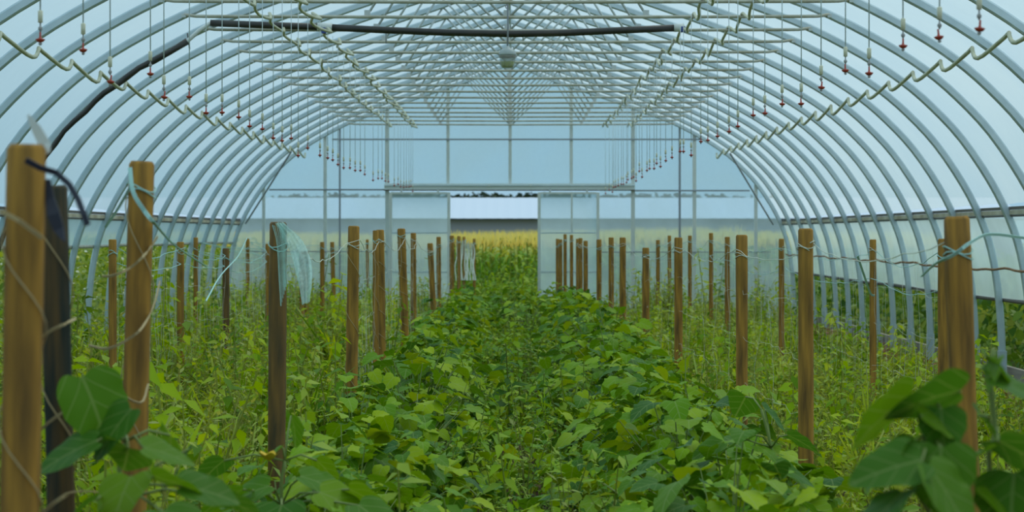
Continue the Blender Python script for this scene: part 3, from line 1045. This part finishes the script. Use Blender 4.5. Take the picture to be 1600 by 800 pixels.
class Tmpl:
    """A plant built out of triangles, as numpy arrays."""
    def __init__(self):
        self.V, self.F, self.UV, self.T, self.n = [], [], [], [], 0

    def add(self, V, F, UV=None, tone=0.0):
        self.V.append(V); self.F.append(F + self.n); self.UV.append(np.full((len(V), 2), .5) if UV is None else UV)
        self.T.append(np.full(len(V), tone)); self.n += len(V)

    def stalk(self, pts, r, tone=.6):
        pts = [Vector(p) for p in pts]
        V, F = [], []
        for i, p in enumerate(pts):
            rr = r * (1 - .6 * i / max(1, len(pts) - 1))
            for k in range(3):
                a = 2.1 * k
                V.append((p.x + rr * math.cos(a), p.y + rr * math.sin(a), p.z))
        for i in range(len(pts) - 1):
            for k in range(3):
                k2 = (k + 1) % 3
                a, b_, c, d = i * 3 + k, i * 3 + k2, i * 3 + 3 + k2, i * 3 + 3 + k
                F += [(a, b_, c), (a, c, d)]
        self.add(np.array(V), np.array(F), None, tone)

    def done(self):
        return np.concatenate(self.V), np.concatenate(self.F), np.concatenate(self.UV), np.concatenate(self.T)


def mass(name, tmpls, pos, yaw, pitch, roll, scale, mat, pick=None, parent=None):
    """Many copies of a few triangle templates joined into one mesh."""
    N = len(pos)
    pick = rng.integers(0, len(tmpls), N) if pick is None else pick
    scale = scale if scale.ndim == 2 else np.repeat(scale[:, None], 3, 1)
    allV, allF, allUV, allR, allT, off = [], [], [], [], [], 0
    rnd = rng.random(N)
    for ti, tm in enumerate(tmpls):
        idx = np.nonzero(pick == ti)[0]
        if len(idx) == 0: continue
        V, F, UV = tm[0], tm[1], tm[2]
        T = tm[3] if len(tm) > 3 else np.zeros(len(V))
        cy, sy = np.cos(yaw[idx]), np.sin(yaw[idx])
        cp, sp = np.cos(pitch[idx]), np.sin(pitch[idx])
        cr, sr = np.cos(roll[idx]), np.sin(roll[idx])
        R = np.empty((len(idx), 3, 3))
        R[:, 0, 0] = cy * cp; R[:, 0, 1] = cy * sp * sr - sy * cr; R[:, 0, 2] = cy * sp * cr + sy * sr
        R[:, 1, 0] = sy * cp; R[:, 1, 1] = sy * sp * sr + cy * cr; R[:, 1, 2] = sy * sp * cr - cy * sr
        R[:, 2, 0] = -sp; R[:, 2, 1] = cp * sr; R[:, 2, 2] = cp * cr
        W = V[None] * scale[idx][:, None, :]
        W = np.einsum('nij,nvj->nvi', R, W) + pos[idx][:, None, :]
        n = len(idx)
        allV.append(W.reshape(-1, 3))
        allF.append((F[None] + (np.arange(n) * len(V))[:, None, None] + off).reshape(-1, 3))
        allUV.append(np.tile(UV, (n, 1)))
        allR.append(np.repeat(rnd[idx], len(V)))
        allT.append(np.tile(T, n))
        off += n * len(V)
    V, F, UV, R_, T_ = map(np.concatenate, (allV, allF, allUV, allR, allT))
    me = bpy.data.meshes.new(name)
    me.vertices.add(len(V)); me.vertices.foreach_set('co', V.astype(np.float32).ravel())
    me.loops.add(F.size); me.loops.foreach_set('vertex_index', F.astype(np.int32).ravel())
    me.polygons.add(len(F)); me.polygons.foreach_set('loop_start', np.arange(0, F.size, 3, dtype=np.int32))
    me.polygons.foreach_set('use_smooth', np.ones(len(F), bool))
    me.update(calc_edges=True)
    a = me.attributes.new('rnd', 'FLOAT', 'POINT'); a.data.foreach_set('value', R_.astype(np.float32))
    a = me.attributes.new('tone', 'FLOAT', 'POINT'); a.data.foreach_set('value', T_.astype(np.float32))
    u = me.uv_layers.new(name='UVMap'); u.data.foreach_set('uv', UV[F.ravel()].astype(np.float32).ravel())
    me.materials.append(mat)
    me.validate()
    return place(name, me, parent)


def leaf_mesh(t3, mat):
    V, F, UV = t3
    me = bpy.data.meshes.new('leaf')
    me.from_pydata([tuple(v) for v in V], [], [tuple(int(i) for i in f) for f in F])
    me.polygons.foreach_set('use_smooth', [True] * len(F))
    u = me.uv_layers.new(name='UVMap')
    u.data.foreach_set('uv', UV[F.ravel()].astype(np.float32).ravel())
    me.materials.append(mat)
    me.update()
    return me


VL = [vine_leaf(s, random.uniform(.02, .22), random.uniform(.25, .75)) for s in range(7)]
ME_LEAF = [leaf_mesh(v, M['leaf']) for v in VL]
ME_NEAR = [leaf_mesh(vine_leaf(40 + s, .16, .22), M['leaf_near']) for s in range(4)]


# smooth canopy height over the beds
def canopy(x, y):
    x = np.asarray(x, float); y = np.asarray(y, float)
    mound = .5 + .5 * np.sin(y * 4.4 + 1.5 * np.sin(x * 2.1) + 1.2 * np.sin(y * .83))
    n = .07 * np.sin(x * 5.1 + y * 2.3) + .08 * np.sin(y * 3.7 - x * 2.2 + 1) + .06 * np.sin(x * 9 + 1.7 * y)
    rl = np.exp(-((x + .72) / .32) ** 2)
    rr = np.exp(-((x - .80) / .36) ** 2)
    val = np.exp(-((x - .05) / .4) ** 2) * np.clip((y - 27) / 6, 0, 1)
    f = .07 * np.sin(x * 21 + 3 * np.sin(y * 4.1)) * np.sin(y * 13 + 2 * np.sin(x * 7))
    return .20 + (.14 + .24 * mound) * rl + (.20 + .24 * (1 - mound)) * rr + .06 * mound + .26 * val + n * .8 + f


# ------------------------------------------------------------------ vine plants on the two ridges, leaf by leaf
PROTO = []
for s in range(6):
    r = random.Random(100 + s)
    leaves, st = [], MB()
    hub = Vector((0, 0, .02))
    for k in range(28):
        a = r.uniform(0, 2 * math.pi)
        rad = .40 * math.sqrt(r.random())
        zz = (1 - (rad / .62) ** 2) * r.uniform(.62, 1.02)
        p = Vector((rad * math.cos(a), rad * math.sin(a) * 1.15, zz))     # z in units of the local canopy height
        yaw = a + r.uniform(-.9, .9)
        leaves.append((p, yaw, r.gauss(.12, .22), r.gauss(0, .24), r.uniform(.08, .150), r.randrange(7)))
        mid = Vector((p.x * .55, p.y * .55, zz * .72))
        st.tube([hub, mid, p], [.006, .004, .0025], 4, caps=False)
    PROTO.append((st.mesh('stem', M['stem']), leaves))


def vine_plant(x, y, h, s, label, group):
    root = empty('vine_plant', (x, y, 0))
    tag(root, label, 'plant', group)
    yaw0 = random.uniform(0, 6.28)
    cy, sy = math.cos(yaw0), math.sin(yaw0)
    stem, leaves = PROTO[s]
    sc = random.uniform(.9, 1.15)
    place('stem', stem, root, None, (0, 0, yaw0), (sc, sc, h))
    for p, yw, pt, rl, size, v in leaves:
        q = (sc * (p.x * cy - p.y * sy), sc * (p.x * sy + p.y * cy), p.z * h)
        k = size * random.uniform(.9, 1.15)
        place('leaf', ME_LEAF[v], root, q, (rl, pt, yw + yaw0), (k, k, k))


GL, GR = 'vine plants on the left ridge', 'vine plants on the right ridge'
for side, xr, gname, nm in ((-1, -.72, GL, 'left'), (1, .80, GR, 'right')):
    y, i = 7.6, 0
    while y < 36.0:
        x = xr + random.uniform(-.16, .16)
        h = float(canopy(np.array(xr), np.array(y))) + random.uniform(.0, .10)
        vine_plant(x, y, h, i % 6, 'low broad-leaved vine plant, %s from the camera along the %s ridge' % (ordinal(i), nm), gname)
        i += 1
        y += .50 + .012 * y * .5
# dense dark plants in the middle before the doorway
i = 0
for y in (28.5, 29.6, 30.7, 31.8, 32.9, 34.0, 35.2):
    vine_plant(.02 + random.uniform(-.2, .2), y, .64, i % 6, 'dark bushy vine plant in the middle before the doorway, %s from the camera' % ordinal(i), 'bushy plants before the doorway')
    i += 1


def field(n, x0, x1, y0, y1, dens=lambda y: 1.0):
    """n random points, thinned by dens(y)."""
    x = rng.uniform(x0, x1, n); y = rng.uniform(y0, y1, n)
    keep = rng.random(n) < dens(y)
    return x[keep], y[keep]


# ground-covering leaves of the middle bed, past counting
near = lambda y: np.clip(1.25 - y / 45, .45, 1)
x, y = field(30000, -1.30, 1.36, 6.6, 36.3, near)
clump = np.sin(x * 17 + 2.5 * np.sin(y * 5)) + np.sin(y * 11 + 3 * np.sin(x * 6 + 1)) + rng.normal(0, .7, len(x))
x, y = x[clump > -.75], y[clump > -.75]
h = canopy(x, y)
z = h * np.clip(1 - rng.random(len(x)) ** 2.0 * .95, .05, 1) * rng.uniform(.85, 1.05, len(x))
valley = np.exp(-((x - .03) / .30) ** 2) > rng.random(len(x)) * 1.2
sc = np.where(valley, rng.uniform(.03, .065, len(x)), rng.uniform(.05, .12, len(x)))
o = mass('vine_leaves', VL + [ovate_leaf(s, .55) for s in range(3)], np.stack([x, y, z], 1), rng.uniform(0, 6.28, len(x)), rng.normal(.12, .25, len(x)), rng.normal(0, .26, len(x)), sc, M['leaf_mass'],
         np.where(valley, rng.integers(7, 10, len(x)), rng.integers(0, 7, len(x))))
tag(o, 'dense low green leaves filling the middle bed between the stake rows', 'foliage', kind='stuff')


# weeds
def weed(seed, kind):
    r = random.Random(seed)
    t = Tmpl()
    if kind == 'leafy':
        lean = (r.uniform(-.2, .2), r.uniform(-.2, .2))
        t.stalk([(0, 0, 0), (lean[0] * .4, lean[1] * .4, .5), (lean[0], lean[1], 1)], .012)
        for k in range(17):
            u = .22 + .78 * k / 16
            yw = k * 2.4 + r.uniform(-.4, .4)
            V, F, UV = small_leaf(r.uniform(.35, .6), .35)
            t.add(xform(V, yw, r.uniform(-.5, .5), r.uniform(-.4, .4), r.uniform(.11, .24) * (1.15 - u * .5), (lean[0] * u, lean[1] * u, u)), F, UV, 0)
    elif kind == 'grass':
        for k in range(9):
            a = r.uniform(0, 6.28); hh = r.uniform(.55, 1); ln = r.uniform(.15, .6); wd = r.uniform(.012, .022)
            c, s = math.cos(a), math.sin(a)
            V = []
            for q in (0, .5, .85):
                px, py, pz = c * ln * q * q, s * ln * q * q, hh * (q - .18 * q * q)
                V += [(px - s * wd * (1 - q * .6), py + c * wd * (1 - q * .6), pz), (px + s * wd * (1 - q * .6), py - c * wd * (1 - q * .6), pz)]
            V.append((c * ln, s * ln, hh * .80))
            t.add(np.array(V), np.array([(0, 1, 3), (0, 3, 2), (2, 3, 5), (2, 5, 4), (4, 5, 6)]), None, r.choice((0, 0, .5)))
    else:   # wiry seed stalks
        for k in range(4):
            a = r.uniform(0, 6.28); ln = r.uniform(.05, .35)
            tip = (math.cos(a) * ln, math.sin(a) * ln, r.uniform(.7, 1))
            t.stalk([(0, 0, 0), (tip[0] * .3, tip[1] * .3, tip[2] * .5), tip], .008, .9)
            for j in range(7):
                u = .45 + .55 * j / 6
                V, F, UV = small_leaf(.42, .2)
                t.add(xform(V, r.uniform(0, 6.28), r.uniform(-.8, .4), 0, r.uniform(.05, .13), (tip[0] * u ** 1.5, tip[1] * u ** 1.5, tip[2] * u)), F, UV, r.choice((0, .3, .8)))
    return t.done()


WEEDS = [weed(s, 'leafy') for s in range(5)] + [weed(20 + s, 'grass') for s in range(4)] + [weed(40 + s, 'wiry') for s in range(4)]


def weeds(name, label, n, x0, x1, y0, y1, hmin, hmax, probs, seed_scale=1.0, hfun=None, mat='weed', dens=near):
    x, y = field(n, x0, x1, y0, y1, dens)
    m_ = len(x)
    kinds = rng.choice(3, m_, p=probs)
    pick = np.where(kinds == 0, rng.integers(0, 5, m_), np.where(kinds == 1, rng.integers(5, 9, m_), rng.integers(9, 13, m_)))
    hh = rng.uniform(hmin, hmax, m_) * (1 + .25 * np.sin(x * 3 + y * 1.3) + .15 * np.sin(y * 2.9 - x))
    hh = hh * np.clip(.85 + .45 * np.sin(x * 4.3 + 2 * np.sin(y * 2.1)) * np.sin(y * 3.3 + 2 * np.sin(x * 2.7)), .45, 1.3)
    if hfun is not None: hh = hh * hfun(x, y)
    o = mass(name, WEEDS, np.stack([x, y, np.zeros(m_)], 1), rng.uniform(0, 6.28, m_), rng.uniform(-.18, .18, m_), rng.uniform(-.18, .18, m_), np.stack([hh, hh, hh], 1), M[mat], pick)
    tag(o, label, 'weeds', kind='stuff')
    return o


weeds('weeds', 'tangled yellow-green weeds filling the left bed under the nets', 8600, -4.4, -1.1, 7.0, 36.1, .34, .68, (.45, .28, .27))
weeds('weeds', 'yellow-green weeds filling the right bed up to the right curtain', 7400, 1.3, 3.85, 7.0, 36.1, .22, .50, (.45, .32, .23))
weeds('weeds', 'fine weeds growing between the vine leaves of the middle bed', 2600, -1.2, 1.3, 7.4, 36.0, .24, .48, (.6, .15, .25), mat='weed_dark')
weeds('weeds', 'tall seeding weeds standing before the far end wall', 420, -4.2, 4.1, 31.5, 36.2, .50, .85, (.35, .05, .60), hfun=lambda x, y: np.where((np.abs(x - .1) < 1.5), .6, 1.0), dens=lambda y: np.ones_like(y))
weeds('weeds', 'green weeds growing outside the open doorway', 2200, -4.0, 4.0, 37.5, 47.0, .38, .76, (.65, .25, .1), mat='weed_dark', dens=lambda y: np.ones_like(y))

# dry litter by the right toe board
x, y = field(5000, 3.75, 4.55, 12, 36, lambda y: np.ones_like(y))
o = mass('leaf_litter', [ovate_leaf(s, .6, .1, .3) for s in range(3)], np.stack([x, y, rng.uniform(0.01, .10, len(x))], 1), rng.uniform(0, 6.28, len(x)), rng.uniform(-.5, .5, len(x)), rng.uniform(-.5, .5, len(x)),
         rng.uniform(.04, .10, len(x)), M['dry'])
tag(o, 'dry brown leaf litter along the right toe board', 'litter', kind='stuff')

# crops beyond the open sides
OV = [ovate_leaf(60 + s, .62, .25, .15) for s in range(4)]
wl = [(v, f, u, np.ones(len(v))) for v, f, u in [ovate_leaf(70, .9, .1, .1)]]
OVt = [(v, f, u, np.zeros(len(v))) for v, f, u in OV]
x, y = field(30000, -9.0, -5.15, 17, 52, lambda y: np.clip(1.3 - y / 60, .4, 1))
rowp = .5 + .5 * np.cos((x + 5.6) * 2 * math.pi / .95)
hmax = 1.05 + .30 * rowp + .10 * np.sin(y * 3)
z = hmax * (1 - rng.random(len(x)) ** 1.8)
white = rng.random(len(x)) < .10
o = mass('bean_foliage', OVt + wl, np.stack([x, y, z], 1), rng.uniform(0, 6.28, len(x)), rng.uniform(-.3, .9, len(x)), rng.uniform(-.6, .6, len(x)),
         np.where(white, rng.uniform(.03, .06, len(x)), rng.uniform(.07, .13, len(x))), M['outside_left'], np.where(white, 4, rng.integers(0, 4, len(x))))
tag(o, 'bright yellow-green crop with white flowers outside the open left side', 'crop', kind='stuff')
x, y = field(26000, 5.0, 7.6, 17, 50, lambda y: np.clip(1.3 - y / 60, .4, 1))
z = (.95 + .15 * np.sin(y * 2.1) + .12 * np.sin(x * 4)) * (1 - rng.random(len(x)) ** 1.6)
o = mass('crop_foliage', [v[:3] for v in OVt] + VL[:2], np.stack([x, y, z], 1), rng.uniform(0, 6.28, len(x)), rng.uniform(-.3, 1.0, len(x)), rng.uniform(-.6, .6, len(x)),
         rng.uniform(.07, .15, len(x)), M['outside_right'])
tag(o, 'dense dark green crop outside the open right side', 'crop', kind='stuff')


# ------------------------------------------------------------------ corn field, barn and trees beyond the doorway
def corn(seed):
    r = random.Random(seed)
    t = Tmpl()
    t.stalk([(0, 0, 0), (0, 0, .6), (r.uniform(-.02, .02), 0, .98)], .016, .2)
    for k in range(9):
        a = k * 3.3 + r.uniform(-.3, .3); z0 = .2 + .075 * k; ln = r.uniform(.22, .36)
        c, s = math.cos(a), math.sin(a)
        V = []
        for q in (0, .4, .75):
            px, pz = ln * q, z0 + .22 * q - .34 * q * q
            wd = .028 * (1 - q * .55)
            V += [(c * px - s * wd, s * px + c * wd, pz), (c * px + s * wd, s * px - c * wd, pz)]
        V.append((c * ln, s * ln, z0 - .14))
        t.add(np.array(V), np.array([(0, 1, 3), (0, 3, 2), (2, 3, 5), (2, 5, 4), (4, 5, 6)]), None, 0.0 if k < 8 else .3)
    for k in range(5):
        a = k * 1.26
        c, s = math.cos(a), math.sin(a)
        V = np.array([(-s * .012, c * .012, .88), (s * .012, -c * .012, .88), (c * .09, s * .09, 1.10)])
        t.add(V, np.array([(0, 1, 2)]), None, 1.0)
    return t.done()


CORN = [corn(s) for s in range(4)]
gx, gy = np.meshgrid(np.arange(-10, 10, .19), np.concatenate([np.arange(47.5, 58, .6), np.arange(58, 80, 1.2)]))
x = gx.ravel() + rng.uniform(-.05, .05, gx.size); y = gy.ravel() + rng.uniform(-.08, .08, gx.size)
hh = 1.40 + rng.uniform(-.12, .10, len(x)) + .02 * (x) * (np.abs(x) < 5)
o = mass('corn_field', CORN, np.stack([x, y, np.full(len(x), -.06)], 1), rng.uniform(0, 6.28, len(x)), rng.uniform(-.05, .05, len(x)), rng.uniform(-.05, .05, len(x)), np.stack([hh, hh, hh], 1), M['corn'])
tag(o, 'field of ripening corn with golden tassels beyond the doorway', 'corn', kind='stuff')

BD = 150.0
root = empty('barn', (0, BD, 0))
tag(root, 'long low barn with a white roof and grey wall beyond the corn', 'barn')
ze = EYE + (VPY - 341.5) * BD / FPX
zr = EYE + (VPY - 309) * (BD + 7) / FPX
b = MB()
ridge = []
nrib = 180
for k in range(nrib + 1):
    X = -34 + 68 * k / nrib
    bump = .012 if k % 2 else 0
    ridge.append((X, bump))
vs, fs = [], []
for X, bp in ridge:
    vs += [(X, -.6, ze + bp), (X, 7, zr + bp), (X, 14.6, ze + bp)]
for k in range(nrib):
    fs += [(k * 3, k * 3 + 3, k * 3 + 4, k * 3 + 1), (k * 3 + 1, k * 3 + 4, k * 3 + 5, k * 3 + 2)]
b.add(vs, fs)
b.build('roof', M['barn_roof'], root)
MB().span(-34, 34, -.62, -.50, ze - .09, ze - .01).build('eave', M['barn_edge'], root)
MB().span(-33.5, 33.5, 0, 14, -.06, ze - .05).build('wall', M['barn_wall'], root)

# trees beyond the barn
r = random.Random(5)
n = 900
Vc = []
pos = []
for k in range(n):
    th, q = r.uniform(0, 6.28), 2.9 * math.sqrt(r.random())
    zt_ = 6.6 - .9 * (q / 2.9) ** 2 * (1 + .5 * math.sin(3 * th))
    pos.append((q * math.cos(th), .8 * q * math.sin(th), zt_ - 4.0 * r.random() ** 1.5))
pos = np.array(pos)
crown = mass('crown', [ovate_leaf(5, .8, .1, .1)], pos, rng.uniform(0, 6.28, n), rng.uniform(-1.2, 1.2, n), rng.uniform(-1.2, 1.2, n), rng.uniform(.3, .6, n), M['tree_leaf'])
me_crown = crown.data
bpy.data.objects.remove(crown)
me_trunk = MB().tube([(0, 0, 0), (.05, 0, 2), (0, 0, 5)], [.22, .18, .08], 8).mesh('trunk', M['bark'])
for i, X in enumerate([-19.5, -17, -14.6, -12.2, -9.8, -7.3, -4.9, -2.6, -.4, 1.9, 4.2, 6.6, 9.1, 11.5, 14.0, 16.6, 19]):
    root = empty('dark_tree', (X, 186 + random.uniform(-4, 4), -.06))
    k = random.uniform(.95, 1.03)
    root.scale = (1.05, 1, .735 * k)
    root.rotation_euler.z = random.uniform(0, 6)
    tag(root, 'dark tree top showing over the white barn roof, %s from the left in the line' % ordinal(i), 'tree', 'trees beyond the barn')
    place('crown', me_crown, root)
    place('trunk', me_trunk, root)


# ------------------------------------------------------------------ foreground plants, leaf by leaf
def near_plant(name, label, base, stem_pts, leaves, flowers=()):
    root = empty(name, base)
    tag(root, label, 'plant')
    bb = Vector(base)
    st = MB()
    sp = [at(*p) - bb for p in stem_pts]
    st.tube([tuple(p) for p in catmull([Vector((0, 0, 0))] + sp, 4)], .006, 6)
    for px, py, d, size, yaw, pitch, roll in leaves:
        p = at(px, py, d) - bb
        j = min(sp + [Vector((0, 0, 0))], key=lambda q: (q - p).length + (0.25 if q.z > p.z else 0))
        st.tube([j, (j + p) / 2 + Vector((0, 0, .02)), p], .0035, 5)
        o = place('leaf', random.choice(ME_NEAR), root, p, (math.radians(roll), math.radians(pitch), math.radians(yaw)), (size,) * 3)
        md = o.modifiers.new('smooth', 'SUBSURF'); md.levels = 2; md.render_levels = 2
    st.build('stem', M['stem'], root)
    for px, py, d, size in flowers:
        p = at(px, py, d) - bb
        fl = empty('flower', p, root)
        for k in range(5):
            V, F, UV = ovate_leaf(90 + k, .75, -.25, .25)
            me = leaf_mesh((V, F, UV), M['petal'])
            place('petal', me, fl, None, (0, -.45, k * 1.257), (size,) * 3)


# left: between the tall cracked stake and the camera
near_plant('vine_plant', 'large out-of-focus vine plant between the nearest left stakes, lobed leaves spread wide', (-.86, 5.6, 0), [(190, 780, 5.5), (196, 690, 5.5), (165, 600, 5.5)],
           [(128, 590, 5.3, .20, -20, 60, 25), (205, 640, 5.25, .15, 200, 45, -20), (225, 700, 5.1, .13, 15, 10, 18), (150, 690, 5.2, .16, 190, 18, -20), (205, 745, 5.0, .15, 250, 38, 10), (240, 745, 5.0, .13, 5, 12, -22),
            (285, 760, 5.0, .14, 10, 8, 25), (150, 780, 4.9, .14, 200, 30, 12), (265, 680, 5.6, .11, 90, 30, 50), (330, 775, 5.2, .14, 30, 14, -15), (255, 800, 4.8, .15, -40, 25, 10),
            (200, 700, 5.2, .13, 100, 20, 25), (300, 700, 5.5, .10, 200, 50, 10)], ())
near_plant('vine_plant', 'vine plant with a yellow flower below the dark stake in the left inner row', (-.72, 7.3, 0), [(440, 790, 7.2), (445, 720, 7.2)],
           [(455, 650, 7.3, .12, 60, 60, 30), (440, 700, 7.2, .12, 200, 35, 10), (470, 745, 7.0, .17, 0, 12, 15), (420, 760, 6.9, .17, 190, 14, -18), (500, 770, 6.8, .17, -10, 16, 20), (545, 765, 6.8, .16, 15, 22, -22),
            (380, 765, 6.8, .16, 170, 20, 15), (440, 790, 6.6, .17, 260, 30, 5), (560, 790, 6.6, .16, -30, 25, 15), (350, 720, 7.2, .12, 150, 30, 20), (495, 720, 7.2, .11, 20, 40, -25)],
           ((420, 720, 7.0, .045),))
# right: in front of the leaning stake
near_plant('vine_plant', 'large out-of-focus vine plant before the thick leaning stake at the right', (.86, 4.5, 0), [(1450, 800, 4.5), (1455, 700, 4.5), (1452, 640, 4.5)],
           [(1500, 612, 4.4, .17, 185, 8, 32), (1420, 622, 4.4, .17, 195, 28, 40), (1440, 650, 4.35, .10, 20, 20, 30), (1425, 690, 4.3, .15, 200, 32, 18), (1440, 720, 4.2, .15, 190, 8, -30), (1450, 730, 4.2, .17, -25, 48, 10),
            (1470, 700, 4.3, .14, 260, 60, 0), (1440, 690, 4.4, .12, 80, 40, 10), (1410, 770, 4.2, .14, 210, 30, 10), (1470, 640, 4.4, .10, 270, 55, 0)])
near_plant('vine_plant', 'blurred vine shoot with pointed leaves at the right edge beside the leaning stake', (1.12, 4.7, 0), [(1550, 780, 4.7), (1555, 680, 4.7), (1548, 600, 4.7), (1553, 545, 4.7)],
           [(1540, 555, 4.6, .09, 20, 35, 20), (1560, 560, 4.6, .08, 200, 60, 10), (1545, 590, 4.6, .14, 5, 15, 20), (1530, 650, 4.6, .13, 30, 40, 30), (1560, 690, 4.5, .17, 10, 22, -22), (1545, 705, 4.5, .14, 190, 20, 15),
            (1585, 740, 4.5, .16, 250, 40, 10), (1540, 760, 4.5, .15, 340, 30, 15)])
near_plant('vine_plant', 'light green vine plant with a small yellow flower left of the second right stake', (1.05, 9.2, 0), [(1215, 780, 9.1), (1205, 700, 9.1), (1190, 640, 9.1)],
           [(1165, 620, 9.3, .15, 100, 30, 30), (1195, 640, 9.2, .16, 20, 35, 25), (1180, 680, 9.0, .17, 200, 12, 22), (1230, 680, 9.0, .15, 0, 20, -20), (1150, 740, 8.8, .17, 190, 14, 20), (1220, 730, 8.8, .17, 10, 20, 18),
            (1190, 760, 8.6, .17, 260, 35, 10), (1240, 775, 8.6, .16, 30, 25, 10), (1130, 690, 9.0, .15, 180, 20, -25), (1110, 720, 9.0, .16, 210, 20, 15)], ((1196, 780, 8.5, .032),))
